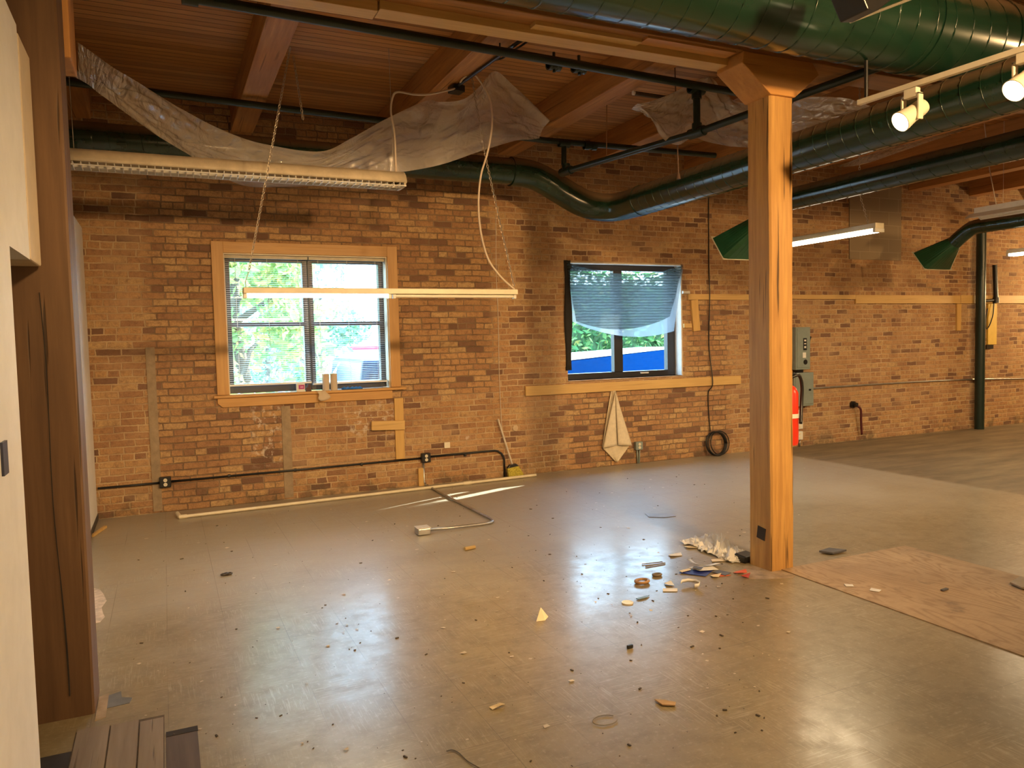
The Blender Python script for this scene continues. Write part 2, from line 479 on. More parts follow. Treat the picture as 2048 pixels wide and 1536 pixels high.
def plastic_mat():
    t = NT('poly_sheeting'); co = t.tc.outputs['Object']
    f = t.noise(co, 3.0, 4, 0.6)
    cl = t.ramp(f, [(0.3, (0.60, 0.53, 0.45)), (0.7, (0.76, 0.70, 0.62))])
    h = t.noise(t.mapping(co, (1, 1, 1.6)), 5.0, 3, 0.5, 1.2)
    vo = t.n('ShaderNodeTexVoronoi', {'Scale': 4.5}, feature='DISTANCE_TO_EDGE'); t.put(vo.inputs['Vector'], t.mapping(co, (1.6, 1, 1.0), (0, 0.6, 0)))
    cr = t.ramp(vo.outputs['Distance'], [(0.0, 1.0), (0.10, 0.0)])
    hh = t.math('ADD', h, t.math('MULTIPLY', cr, 0.07))
    nm = t.bump(hh, 0.9, 0.05)
    p = t.n('ShaderNodeBsdfPrincipled', {'Roughness': 0.10})
    t.put(p.inputs['Base Color'], cl); t.put(p.inputs['Normal'], nm)
    p.inputs['Specular IOR Level'].default_value = 1.0
    p.inputs['Coat Weight'].default_value = 1.0; p.inputs['Coat Roughness'].default_value = 0.06; p.inputs['Coat IOR'].default_value = 1.7
    t.put(p.inputs['Coat Normal'], nm)
    tl = t.n('ShaderNodeBsdfTranslucent'); t.put(tl.inputs['Color'], cl)
    m1 = t.n('ShaderNodeMixShader', {0: 0.30}); t.put(m1.inputs[1], p.outputs[0]); t.put(m1.inputs[2], tl.outputs[0])
    tr = t.n('ShaderNodeBsdfTransparent')
    m2 = t.n('ShaderNodeMixShader', {0: 0.22}); t.put(m2.inputs[1], m1.outputs[0]); t.put(m2.inputs[2], tr.outputs[0])
    return t.surf(m2.outputs[0])

def scarf_mat():
    t = NT('open_weave_cloth'); co = t.tc.outputs['Object']
    wv = t.n('ShaderNodeTexWave', {'Scale': 9.0, 'Distortion': 2.2, 'Detail': 2.0, 'Detail Scale': 3.0}, bands_direction='Z')
    t.put(wv.inputs['Vector'], co)
    d = t.n('ShaderNodeBsdfDiffuse', {'Color': (0.045, 0.052, 0.052, 1)})
    tl = t.n('ShaderNodeBsdfTranslucent', {'Color': (0.12, 0.15, 0.15, 1)})
    m0 = t.n('ShaderNodeMixShader', {0: 0.5}); t.put(m0.inputs[1], d.outputs[0]); t.put(m0.inputs[2], tl.outputs[0])
    tr = t.n('ShaderNodeBsdfTransparent')
    fac = t.ramp(wv.outputs['Fac'], [(0.25, 0.07), (0.75, 0.30)])
    m = t.n('ShaderNodeMixShader'); t.put(m.inputs[0], fac); t.put(m.inputs[1], m0.outputs[0]); t.put(m.inputs[2], tr.outputs[0])
    return t.surf(m.outputs[0])

def lining_mat():
    t = NT('thin_lining_cloth')
    d = t.n('ShaderNodeBsdfDiffuse', {'Color': (0.20, 0.22, 0.24, 1)})
    tl = t.n('ShaderNodeBsdfTranslucent', {'Color': (0.30, 0.33, 0.36, 1)})
    m0 = t.n('ShaderNodeMixShader', {0: 0.6}); t.put(m0.inputs[1], d.outputs[0]); t.put(m0.inputs[2], tl.outputs[0])
    tr = t.n('ShaderNodeBsdfTransparent')
    m = t.n('ShaderNodeMixShader', {0: 0.35}); t.put(m.inputs[1], m0.outputs[0]); t.put(m.inputs[2], tr.outputs[0])
    return t.surf(m.outputs[0])

def leaf_mat(name, cols):
    t = NT(name)
    geo = t.n('ShaderNodeNewGeometry')
    c = t.ramp(geo.outputs['Random Per Island'], cols)
    d = t.n('ShaderNodeBsdfDiffuse'); t.put(d.inputs['Color'], c)
    tl = t.n('ShaderNodeBsdfTranslucent'); t.put(tl.inputs['Color'], c)
    m = t.n('ShaderNodeMixShader', {0: 0.45}); t.put(m.inputs[1], d.outputs[0]); t.put(m.inputs[2], tl.outputs[0])
    return t.surf(m.outputs[0])

def ply_mat():
    t = NT('bare_plywood'); co = t.tc.outputs['Object']
    v = t.mapping(co, (2.2, 0.55, 1))
    d = t.noise(v, 1.6, 3, 0.5, 0.5)
    w = t.math('FRACT', t.math('MULTIPLY', d, 16.0))
    g = t.ramp(w, [(0.0, 0.0), (0.35, 0.75), (0.5, 0.1), (1.0, 0.0)])
    base = t.ramp(t.noise(co, 2.0, 4, 0.6), [(0.3, (0.36, 0.25, 0.145)), (0.7, (0.50, 0.36, 0.21))])
    col = t.mix(t.math('MULTIPLY', g, 0.75), base, (0.22, 0.13, 0.065, 1))
    fg = t.noise(t.mapping(co, (6, 90, 1)), 3.0, 3)
    col = t.mix(t.ramp(fg, [(0.5, 0.0), (0.7, 0.4)]), col, (0.24, 0.15, 0.08, 1))
    st = t.ramp(t.noise(co, 5.0, 4, 0.6, 0.4), [(0.62, 0.0), (0.72, 0.7)])
    col = t.mix(st, col, (0.17, 0.12, 0.08, 1))
    b = t.bsdf(col, 0.6)
    return t.m

BRICK = brick_mat(); DECK = deck_mat(); FLOOR = floor_mat(); PLY = ply_mat()
GLASS = glass_mat(); PLASTIC = plastic_mat(); SCARF = scarf_mat(); LINING = lining_mat()
JOIST = wood('joist_timber', (0.60, 0.30, 0.10), (0.31, 0.135, 0.043), 'Y', 40)
BEAMW = wood('beam_timber', (0.52, 0.26, 0.085), (0.26, 0.115, 0.035), 'X', 40)
COLW = wood('column_timber', (0.68, 0.40, 0.125), (0.36, 0.18, 0.05), 'Z', 46, crack=0.45, knots=False)
CAPW = wood('bolster_timber', (0.72, 0.38, 0.11), (0.46, 0.21, 0.055), 'X', 30, crack=0.05)
POSTW = wood('old_post_timber', (0.215, 0.118, 0.054), (0.095, 0.048, 0.022), 'Z', 30, crack=0.35)
PINE_X = wood('pine_board', (0.78, 0.54, 0.22), (0.56, 0.345, 0.12), 'X', 40, crack=0.05)
PINE_Z = wood('pine_upright', (0.76, 0.50, 0.18), (0.54, 0.32, 0.10), 'Z', 40, crack=0.05)
CASE = wood('casing_wood', (0.64, 0.36, 0.115), (0.48, 0.25, 0.075), 'Z', 50, knots=False, crack=0.0, rough=0.45)
CASE_X = wood('casing_head_wood', (0.64, 0.36, 0.115), (0.48, 0.25, 0.075), 'X', 50, knots=False, crack=0.0, rough=0.45)
WHITEWALL = plain('painted_drywall', (0.80, 0.80, 0.80), 0.6, 0.03, bump=0.05)
TANWALL = plain('tan_painted_trim', (0.66, 0.56, 0.42), 0.6, 0.04)
CREAM = plain('cream_panel_paint', (0.80, 0.72, 0.55), 0.6, 0.04)
GREEN = dusty('dark_green_duct_paint', (0.010, 0.038, 0.022), (0.20, 0.125, 0.065), 0.20, 0.7)
GREENIN = plain('green_hood_paint', (0.013, 0.070, 0.030), 0.35, 0.15)
PIPEG = dusty('dark_green_pipe_paint', (0.012, 0.030, 0.024), (0.045, 0.034, 0.024), 0.32, 0.5)
BLACK = plain('black_enamel', (0.012, 0.012, 0.013), 0.35, 0.2)
BRONZE = plain('bronze_aluminium', (0.028, 0.028, 0.032), 0.35, 0.1)
WHITE = plain('white_enamel', (0.80, 0.79, 0.75), 0.4, 0.05)
DUSTY = plain('dusty_white_enamel', (0.72, 0.62, 0.46), 0.5, 0.10)
CREAMW = plain('cream_enamel', (0.83, 0.76, 0.60), 0.35, 0.05)
STEEL = plain('galvanised_steel', (0.52, 0.52, 0.52), 0.35, 0.12, metal=0.9)
GREYBOX = plain('grey_enamel', (0.24, 0.29, 0.27), 0.45, 0.06)
PVC = plain('pvc_plastic', (0.78, 0.70, 0.52), 0.4, 0.06)
PAPER = plain('white_paper', (0.78, 0.78, 0.78), 0.8, 0.06)
CREAMP = plain('cream_paper', (0.78, 0.66, 0.46), 0.8, 0.06)
CANVAS = plain('cream_canvas', (0.74, 0.64, 0.47), 0.9, 0.05, bump=0.3, nscale=30)
RED = plain('red_enamel', (0.75, 0.045, 0.02), 0.3, 0.05)
YELLOW = plain('yellow_board_paint', (0.80, 0.56, 0.10), 0.6, 0.05)
BLUE = plain('blue_plastic', (0.02, 0.17, 0.62), 0.45, 0.1)
CARD = plain('brown_cardboard', (0.46, 0.30, 0.16), 0.85, 0.1)
DARKSLATE = plain('dark_grey_card', (0.10, 0.10, 0.115), 0.6, 0.15)
BRISTLE = plain('yellow_bristle', (0.50, 0.42, 0.06), 0.9, 0.25, nscale=60)
CHAIN = plain('dull_chain_steel', (0.46, 0.40, 0.33), 0.4, 0.1, metal=0.6)
CORDW = plain('white_cable', (0.66, 0.56, 0.46), 0.5, 0.05)
# ------------------------------------------------------------------ the setting
YW = 8.16          # inner face of the brick window wall
CZ = 4.03          # underside of the plank ceiling
XL, XR, YB = -1.6, 16.0, -4.0
W1 = (0.585, 2.255, 1.085, 2.545)   # window openings: x0, x1, z0, z1
W2 = (4.475, 6.195, 1.10, 2.545)

m = MB()
m.box(XL - 0.3, YB - 0.3, -0.3, XR + 0.3, YW + 0.35, 0.0)
floor = struct(m.build('floor', FLOOR, origin=(0, 0, 0)))
m = MB(); m.box(XL - 0.3, YB - 0.3, CZ, XR + 0.3, YW + 0.35, CZ + 0.25)
ceiling = struct(m.build('ceiling', DECK, origin=(0, 0, 0)))
m = MB()
y0, y1 = YW, YW + 0.32
xs = [XL - 0.3, W1[0], W1[1], W2[0], W2[1], XR + 0.3]
for i in range(5):
    if i in (1, 3):
        wz = W1 if i == 1 else W2
        m.box(xs[i], y0, 0, xs[i + 1], y1, wz[2]); m.box(xs[i], y0, wz[3], xs[i + 1], y1, CZ)
    else:
        m.box(xs[i], y0, 0, xs[i + 1], y1, CZ)
wall_far = struct(m.build('wall_far', BRICK, origin=(0, 0, 0)))
m = MB(); m.box(XR, YB - 0.3, 0, XR + 0.3, YW, CZ); struct(m.build('wall_right', BRICK, origin=(0, 0, 0)))
m = MB(); m.box(XL - 0.3, YB - 0.3, 0, XR, YB, CZ); struct(m.build('wall_back', BRICK, origin=(0, 0, 0)))
m = MB(); m.box(XL - 0.3, YB, 0, XL, YW, CZ); struct(m.build('wall_outer_left', WHITEWALL, origin=(0, 0, 0)))

# near white partition on the left with its notch round the old post
m = MB()
m.prism([(-0.45, -1.2, 0), (-0.45, 3.02, 0), (-0.45, 3.02, 1.955), (-0.45, 3.45, 1.955), (-0.45, 3.45, 2.835), (-0.45, -1.2, 2.90)], (-0.13, 0, 0))
part_near = struct(m.build('wall_left', WHITEWALL, origin=(-0.5, 1, 0)))
m = MB(); m.box(-0.58, 3.45, 1.955, -0.446, 3.725, 2.81)
m.build('edge_trim', TANWALL, part_near, bevel=0.008)['label'] = 'tan painted strip along the end of the white partition'
m = MB(); m.box(-0.451, 2.66, 1.235, -0.443, 2.735, 1.335); m.build('wall_plate', plain('navy_plate', (0.05, 0.06, 0.11), 0.4), part_near)['label'] = 'small dark blue plate'
# far white partition, behind the old post, running to the brick
m = MB(); m.box(-0.75, 4.02, 0, -0.635, YW - 0.01, 2.74)
part_far = struct(m.build('wall_left_far', WHITEWALL, origin=(-0.7, 6, 0)))
m = MB(); m.box(-0.64, 5.2, 1.32, -0.625, 7.35, 2.15); m.build('cream_panel', CREAM, part_far)['label'] = 'cream panel set in the white partition'
m = MB(); m.box(-0.665, 4.02, 0.0, -0.628, YW - 0.02, 0.055); struct(m.build('baseboard_left', plain('dark_base', (0.06, 0.055, 0.05), 0.6)))

# pieces that belong to the brick wall
m = MB(); m.box(9.19, YW - 0.018, 2.685, 10.27, YW + 0.01, 3.79)
blk = NT('grey_painted_block')
co = blk.tc.outputs['Object']
br = blk.n('ShaderNodeTexBrick', {'Color1': (0.30, 0.23, 0.15, 1), 'Color2': (0.27, 0.20, 0.13, 1), 'Mortar': (0.36, 0.285, 0.195, 1), 'Scale': 1.0, 'Mortar Size': 0.006, 'Brick Width': 0.40, 'Row Height': 0.20})
blk.put(br.inputs['Vector'], blk.mapping(co, rot=(math.pi / 2, 0, 0)))
blk.bsdf(br.outputs['Color'], 0.8, blk.bump(br.outputs['Fac'], -0.3, 0.01))
m.build('block_infill', blk.m, wall_far)['label'] = 'grey painted concrete block infill in the brick wall'
m = MB(); m.box(1.085, YW - 0.012, 0.02, 1.175, YW + 0.01, 0.98)
MORT = plain('grey_mortar_patch', (0.36, 0.27, 0.175), 0.9, 0.12, bump=0.4, nscale=14)
m.build('mortar_strip', MORT, wall_far)['label'] = 'grey mortar strip up the wall under the left window'
m = MB(); m.box(-0.155, YW - 0.010, 0.02, -0.075, YW + 0.01, 1.62); m.build('mortar_strip', MORT, wall_far)['label'] = 'narrow mortar strip beside the left power outlet'
# floor coverings
m = MB(); m.box(3.76, 1.46, 0.0, 4.98, 3.90, 0.006)
m.build('plywood_patch', PLY, floor)['label'] = 'bare plywood sheet let into the tile floor beside the timber column'
m = MB(); m.prism([(3.58, 4.08, 0), (3.52, 4.0, 0), (3.46, 3.92, 0), (3.44, 3.85, 0), (3.52, 3.80, 0), (3.60, 3.77, 0), (3.70, 3.73, 0), (3.757, 3.76, 0), (3.757, 3.89, 0), (3.68, 3.90, 0), (3.67, 4.06, 0)], (0, 0, 0.0015))
m.build('bare_patch', plain('dusty_bare_patch', (0.40, 0.31, 0.22), 0.8, 0.2, nscale=12), floor)
PLK = wood('subfloor_plank', (0.36, 0.29, 0.22), (0.20, 0.15, 0.11), 'Y', 30, crack=0.4)
m = MB(); m.box(-0.404, 2.4, 0.0, -0.066, 3.605, 0.0012); m.build('plank_gap', plain('dark_gap_base', (0.13, 0.10, 0.075), 0.9, 0.2), floor)  # dark sheet under the planks, so the gaps between them show darker
for i, (xa, xb, ya, yb) in enumerate(((-0.40, -0.279, 2.4, 3.62), (-0.272, -0.167, 2.4, 3.60), (-0.160, -0.07, 2.4, 3.575))):
    m = MB(); m.box(xa, ya, 0.0, xb, yb, 0.003 + 0.001 * i); m.build('subfloor_plank', PLK, floor)
DARK_HOLE_SHADE = plain('dark_gap_shade', (0.035, 0.026, 0.02), 0.8, 0.2)
m = MB(); m.box(-0.06, 2.5, 0.0, 0.06, 3.43, 0.0015); m.build('torn_tile_or_shade', wood('dark_subfloor', (0.15, 0.10, 0.075), (0.06, 0.04, 0.03), 'Y', 30), floor)['label'] = 'dark torn out tile hole'
m = MB(); m.box(-0.06, 3.385, 0.0, 0.062, 3.43, 0.003); m.build('torn_tile_or_shade', DARK_HOLE_SHADE, floor)
m = MB(); m.box(-0.62, 2.3, 0.0, -0.405, 3.44, 0.002); m.build('torn_tile_or_shade', DARK_HOLE_SHADE, floor)  # dark sheet painted in for the shade at the foot of the partition
m = MB(); m.prism([(-0.315, 3.92, 0.0), (-0.25, 3.95, 0.0), (-0.245, 3.88, 0.0), (-0.20, 3.85, 0.0), (-0.21, 3.80, 0.0), (-0.30, 3.79, 0.0)], (0, 0, 0.0025))
m.build('torn_tile_or_shade', plain('slate_adhesive', (0.17, 0.18, 0.20), 0.5, 0.15), floor)['label'] = 'slate grey patch of bared adhesive beside the old post'
m = MB(); m.prism([(-0.34, 3.93, 0.0), (-0.30, 3.95, 0.0), (-0.30, 3.70, 0.0), (-0.34, 3.68, 0.0)], (0, 0, 0.003)); m.build('subfloor_plank', plain('raw_plank_end', (0.42, 0.32, 0.22), 0.8, 0.2), floor)
m = MB(); m.prism([(-0.52, 5.02, 0), (-0.41, 5.03, 0), (-0.39, 5.12, 0), (-0.405, 5.2, 0), (-0.42, 5.32, 0), (-0.40, 5.45, 0), (-0.43, 5.62, 0), (-0.46, 5.74, 0), (-0.52, 5.8, 0)], (0, 0, 0.0015)); m.build('peeled_tile', plain('peeled_white_backing', (0.66, 0.56, 0.48), 0.8, 0.2, nscale=14), floor)

# --------------------------------------------------- joists, beam, column, old post
jl = ['timber ceiling joist nearest the left wall above the hanging plastic', 'timber ceiling joist with the left lamp chain hooked to it',
      'timber ceiling joist carrying the black conduit and junction box', 'timber ceiling joist with a pale scrape meeting the corner of the big plastic sheet',
      'timber ceiling joist ending over the wall between the plastic sheets', 'timber ceiling joist just behind the top of the orange column',
      'timber ceiling joist right of the orange column', 'timber ceiling joist above the near end of the lit tube lamp',
      'timber ceiling joist over the grey block infill', 'timber ceiling joist over the green standpipe', 'timber ceiling joist in the far right corner']
jx = [-0.62, 0.815, 2.285, 3.715, 4.95, 6.35, 7.75, 9.15, 10.55, 11.95, 13.35]
for x, lb in zip(jx, jl):
    m = MB(); m.box(x - 0.105, YB + 0.02, 3.75, x + 0.105, YW + 0.02, CZ)
    tag(m.build('ceiling_joist', JOIST, bevel=0.006), lb, 'joist', 'timber joists under the plank ceiling')
beam = thing('main_beam', (6, 4.0, 3.41), 'long timber main beam resting on the orange column under the joists', 'beam')
m = MB(); m.box(XL + 0.01, 3.88, 3.41, XR - 0.02, 4.14, 3.75); m.build('timber', BEAMW, beam, bevel=0.006)
m = MB(); m.box(1.12, 4.02, 3.365, 3.46, 4.145, 3.41); m.build('batten', PINE_X, beam, bevel=0.002)['label'] = 'long pale pine batten'
m = MB(); m.box(-0.3, 4.03, 3.355, 1.11, 4.145, 3.41); m.build('batten', PINE_X, beam, bevel=0.002)
m = MB(); m.box(2.0, 3.95, 3.388, 2.72, 4.02, 3.41); m.build('batten', PINE_X, beam)
m = MB(); m.box(2.73, 3.90, 3.398, 3.40, 4.0, 3.41); m.build('batten', CAPW, beam)

col = thing('timber_column', (3.775, 4.0, 0), 'square orange timber column with a notched bolster under the beam', 'column')
m = MB()
# shaft with chipped, slightly waney edges
rows = []
NZ = 60
for k in range(NZ + 1):
    z = 3.20 * k / NZ
    wv = lambda s: 0.004 * (noise.noise(Vector((s, z * 2.2, 3.3))) + 0.5 * noise.noise(Vector((s, z * 9, 1.1))))
    x0, x1, yy0, yy1 = 3.676 + wv(1), 3.879 + wv(2), 3.897 + wv(3), 4.102
    c = 0.012
    rows.append([(x0 + c, yy0, z), (x1 - c, yy0, z), (x1, yy0 + c, z), (x1, yy1, z), (x0, yy1, z), (x0, yy0 + c, z), (x0 + c, yy0, z)])
m.grid(rows)
m.build('shaft', COLW, col)
m = MB()
m.prism([(3.44, 3.875, 3.41), (4.03, 3.875, 3.41), (4.09, 3.875, 3.335), (3.875, 3.875, 3.165), (3.665, 3.875, 3.165), (3.43, 3.875, 3.335)], (0, 0.25, 0))
m.build('bolster', CAPW, col, bevel=0.006)
m = MB(); m.obox((3.674, 3.99, 0.245), (0.008, 0.075, 0.085), (0.15, 0, 0)); m.build('socket_hole', DARK_HOLE_SHADE, col)['label'] = 'black cut out hole near the foot of the column'

post = thing('old_post', (-0.46, 3.9, 0), 'dark brown cracked timber post standing at the end of the white partition', 'post')
m = MB(); rows = []
for k in range(41):
    z = 3.42 * k / 40
    wv = 0.004 * noise.noise(Vector((1.5, z * 2, 0.3)))
    rows.append([(-0.60, 3.76, z), (-0.352 + wv, 3.76, z), (-0.343 + wv, 3.768, z), (-0.343, 4.0, z), (-0.60, 4.0, z), (-0.60, 3.76, z)])
m.grid(rows); m.build('shaft', POSTW, post)
crk = []
for k in range(24):
    z = 0.10 + 1.75 * k / 23
    crk.append((-0.455 + 0.028 * (1 - z / 1.9) + 0.006 * math.sin(z * 5) - 0.012, 3.7595, z))
m = MB()
rows = [[(p[0] - 0.0035 * math.sin(math.pi * min(1, (i + 1) / 8)), 3.7588, p[2]), (p[0] + 0.0035, 3.7588, p[2])] for i, p in enumerate(crk)]
m.grid(rows); m.build('crack', DARK_HOLE_SHADE, post, solid=0.002)['label'] = 'long black crack down the post'
m = MB(); m.box(-0.46, 4.08, 2.945, -0.325, 4.36, 3.41)
tag(m.build('corbel_block', wood('lit_corbel', (0.66, 0.33, 0.10), (0.38, 0.17, 0.05), 'Z', 20), bevel=0.006), 'orange timber block behind the top of the old dark post', 'timber block')

# --------------------------------------------------- window 1
w1 = thing('window_1', (1.42, YW, 1.1), 'wood cased double hung window with blinds, left of the two windows', 'window')
w1['kind'] = 'structure'
x0, x1, z0, z1 = W1
yf = YW + 0.13     # plane of the aluminium frame
cw = 0.112
def casing(name, poly, mat):
    m = MB(); m.prism([(a, YW - 0.026, b) for a, b in poly], (0, 0.026, 0)); m.build(name, mat, w1, bevel=0.003)
casing('casing', [(x0 - cw, 1.125), (x0, 1.125), (x0, z1 + cw), (x0 - cw, z1 + cw)], CASE)
casing('casing', [(x1, 1.125), (x1 + cw, 1.125), (x1 + cw, z1 + cw), (x1, z1 + cw)], CASE)
casing('casing', [(x0, z1), (x1, z1), (x1, z1 + cw), (x0, z1 + cw)], CASE_X)
casing('apron', [(x0 - cw + 0.045, 1.0), (x1 + cw - 0.1, 1.0), (x1 + cw - 0.1, 1.095), (x0 - cw, 1.095), (x0 - cw, 1.04)], CASE_X)
m = MB(); m.box(x0 - cw - 0.035, YW - 0.06, 1.095, x1 + cw + 0.05, YW, 1.122); m.box(x0 + 0.001, YW, 1.095, x1 - 0.001, yf, 1.122); m.build('window_stool', CASE_X, w1, bevel=0.004)
JAMB = plain('pale_jamb_paint', (0.70, 0.62, 0.47), 0.5, 0.05)
m = MB(); m.box(x0, YW, 1.122, x0 + 0.012, yf + 0.12, z1); m.box(x1 - 0.012, YW, 1.122, x1, yf + 0.12, z1); m.box(x0 + 0.012, YW, z1 - 0.012, x1 - 0.012, yf + 0.12, z1); m.build('jamb_lining', JAMB, w1)
def dh(xa, xb):
    zz = 1.83; fw = 0.052
    m = MB()
    m.box(xa, yf, 1.125, xa + fw, yf + 0.09, z1 - 0.012); m.box(xb - fw, yf, 1.125, xb, yf + 0.09, z1 - 0.012)
    m.box(xa + fw, yf, 1.125, xb - fw, yf + 0.09, 1.125 + 0.075); m.box(xa + fw, yf, z1 - 0.07, xb - fw, yf + 0.09, z1 - 0.012)
    m.box(xa + fw, yf, zz - 0.022, xb - fw, yf + 0.05, zz + 0.022)
    s = m.build('sash', BRONZE, w1, bevel=0.003)
    for (za, zb, yy) in ((1.20, zz - 0.022, yf + 0.02), (zz + 0.022, z1 - 0.07, yf + 0.06)):
        m = MB(); m.box(xa + fw, yy, za, xb - fw, yy + 0.004, zb); m.build('pane', GLASS, s)
xm = 1.425
dh(x0 + 0.012, xm - 0.002); dh(xm + 0.002, x1 - 0.012)

SLAT = plain('pale_blind_slat', (0.62, 0.62, 0.60), 0.45, 0.05)
def blind(xa, xb, zb, lab):
    b = thing('venetian_blind', ((xa + xb) / 2, YW + 0.07, z1 - 0.02), lab, 'blind', 'lowered venetian blinds')
    m = MB(); m.box(xa, YW + 0.05, z1 - 0.045, xb, YW + 0.09, z1 - 0.012); m.build('head_rail', plain('blind_rail', (0.46, 0.40, 0.28), 0.4), b)
    m = MB(); z = zb + 0.02; ca, sa = math.cos(0.10), math.sin(0.10)
    while z < z1 - 0.05:
        sag = 0.0015 * math.sin(z * 40)
        pts = []
        for xx in (xa + 0.004, xb - 0.004):
            pts.append([(xx, YW + 0.07 + t * ca, z + sag + t * sa + 0.0016 * (1 - (t / 0.0125) ** 2)) for t in (-0.0125, 0, 0.0125)])
        m.grid(pts); z += 0.0205
    m.build('slats', SLAT, b, solid=0.0006)
    m = MB(); m.box(xa + 0.003, YW + 0.058, zb - 0.012, xb - 0.003, YW + 0.082, zb + 0.006); m.build('bottom_rail', WHITE, b)
    for f in (0.12, 0.5, 0.88):
        xx = xa + (xb - xa) * f
        m = MB(); m.tube([(xx, YW + 0.056, zb), (xx, YW + 0.056, z1 - 0.03)], 0.0012, 5); m.tube([(xx, YW + 0.084, zb), (xx, YW + 0.084, z1 - 0.03)], 0.0012, 5); m.build('ladder_cord', CORDW, b)
blind(x0 + 0.016, xm - 0.006, 1.215, 'lowered venetian blind over the left half of the wood cased window')
blind(xm + 0.006, x1 - 0.016, 1.195, 'lowered venetian blind over the right half of the wood cased window')

# things on the sill
p = (1.285, 8.130, 1.177)
box_t = thing('medicine_box', (p[0], 8.135, 1.122), 'small white and magenta carton on the sill of the cased window', 'carton')
m = MB(); m.box(p[0] - 0.042, 8.115, 1.122, p[0] + 0.042, 8.155, 1.215); m.build('carton', PAPER, box_t, bevel=0.002)
m = MB(); m.box(p[0] - 0.022, 8.1135, 1.150, p[0] + 0.038, 8.116, 1.195); m.build('printed_panel', plain('magenta_print', (0.42, 0.03, 0.24), 0.5, 0.05), box_t)
m = MB(); m.box(p[0] - 0.005, 8.1115, 1.166, p[0] + 0.026, 8.114, 1.178); m.build('print_line', plain('pink_print', (0.75, 0.35, 0.6), 0.5), box_t)
p = (1.366, 8.130, 1.147)
m = MB(); m.obox((p[0], 8.135, 1.145), (0.055, 0.03, 0.046), (0, 0, 0.2)); m.obox((p[0] + 0.004, 8.135, 1.18), (0.03, 0.025, 0.028), (0, 0, 0.4))
tag(m.build('brown_packet', plain('brown_foil', (0.10, 0.05, 0.045), 0.4), bevel=0.003), 'little brown packet beside the magenta carton on the sill', 'packet')
for px, lb in ((642, 'beige paper roll standing on the sill, left of the pair'), (658, 'beige paper roll standing on the sill, right of the pair')):
    xx = 1.548 if px == 642 else 1.632
    r = thing('paper_roll', (xx, 8.13, 1.122), lb, 'paper roll', 'paper rolls on the sill')
    m = MB(); m.lathe((xx, 8.13, 1.122), (0, 0, 1), [(0, 0.014), (0, 0.036), (0.175, 0.036), (0.175, 0.014)], 28); m.build('roll', plain('beige_roll', (0.62, 0.52, 0.40), 0.8, 0.04), r, smooth='auto')
    m = MB(); m.lathe((xx, 8.13, 1.122), (0, 0, 1), [(0.0, 0.013), (0.1765, 0.013), (0.1765, 0.010), (0.0, 0.010)], 20); m.build('core', CARD, r, smooth='auto')
m = MB()
rows = []
for i in range(7):
    t = i / 6
    rows.append([(1.43 + 0.115 * (s / 5) + 0.02 * t + 0.02 * math.sin(t * 3 + s), 8.092 - 0.012 * t - 0.006 * math.sin(s * 1.7 + t * 4), 1.128 - 0.11 * t * (0.55 + 0.45 * math.sin(math.pi * (s + 0.6) / 6.2))) for s in range(6)])
m.grid(rows); tag(m.build('crumpled_paper', plain('beige_tissue', (0.62, 0.50, 0.36), 0.9, 0.05), smooth=True, solid=0.003), 'crumpled beige paper hanging over the sill below the rolls', 'paper')
m = MB()
for k in range(5):
    m.lathe((1.74 + 0.042 * k, 8.125 + 0.012 * math.sin(k * 2.0), 1.122), (0, 0.1 * math.sin(k), 1), [(0, 0.006), (0.004, 0.034), (0.018 + 0.004 * math.sin(k * 3), 0.030), (0.03, 0.004)], 9)
tag(m.build('blue_glove', BLUE, smooth=True), 'crumpled blue plastic glove lying on the sill', 'glove')

# --------------------------------------------------- window 2
w2 = thing('window_2', (5.33, YW, 1.1), 'bare brick opening with dark sliding window, right of the two windows', 'window')
w2['kind'] = 'structure'
x0, x1, z0, z1 = W2
yf = YW + 0.14
REV = plain('pale_reveal_plaster', (0.72, 0.66, 0.58), 0.8, 0.08)
m = MB(); m.box(x1 - 0.02, YW + 0.002, z0, x1, yf, z1); m.build('reveal', REV, w2)
m = MB(); m.box(x0, YW - 0.015, z0 - 0.012, x1, yf, z0); m.build('sill_ledge', plain('rough_sill', (0.50, 0.34, 0.22), 0.9, 0.2), w2)
m = MB(); m.box(x0, YW + 0.002, z1 - 0.015, x1, yf, z1); m.build('head_lining', REV, w2)
fw = 0.06
m = MB()
m.box(x0, yf, z0, x0 + fw, yf + 0.08, z1); m.box(x1 - 0.14, yf, z0, x1, yf + 0.08, z1)
m.box(x0 + fw, yf, z0, x1 - 0.14, yf + 0.08, z0 + 0.075); m.box(x0 + fw, yf, z1 - 0.085, x1 - 0.14, yf + 0.08, z1)
xm2 = 5.29
m.box(xm2 - 0.065, yf - 0.01, z0 + 0.075, xm2 + 0.065, yf + 0.07, z1 - 0.085)
fr = m.build('frame', BRONZE, w2, bevel=0.004)
for (a, b, yy) in ((x0 + fw, xm2 - 0.065, yf + 0.04), (xm2 + 0.065, x1 - 0.14, yf + 0.02)):
    m = MB(); m.box(a, yy, z0 + 0.075, b, yy + 0.004, z1 - 0.085); m.build('pane', GLASS, fr)
m = MB(); m.box(5.62, yf - 0.02, z0 + 0.04, 5.74, yf, z0 + 0.055); m.build('latch', WHITE, w2)

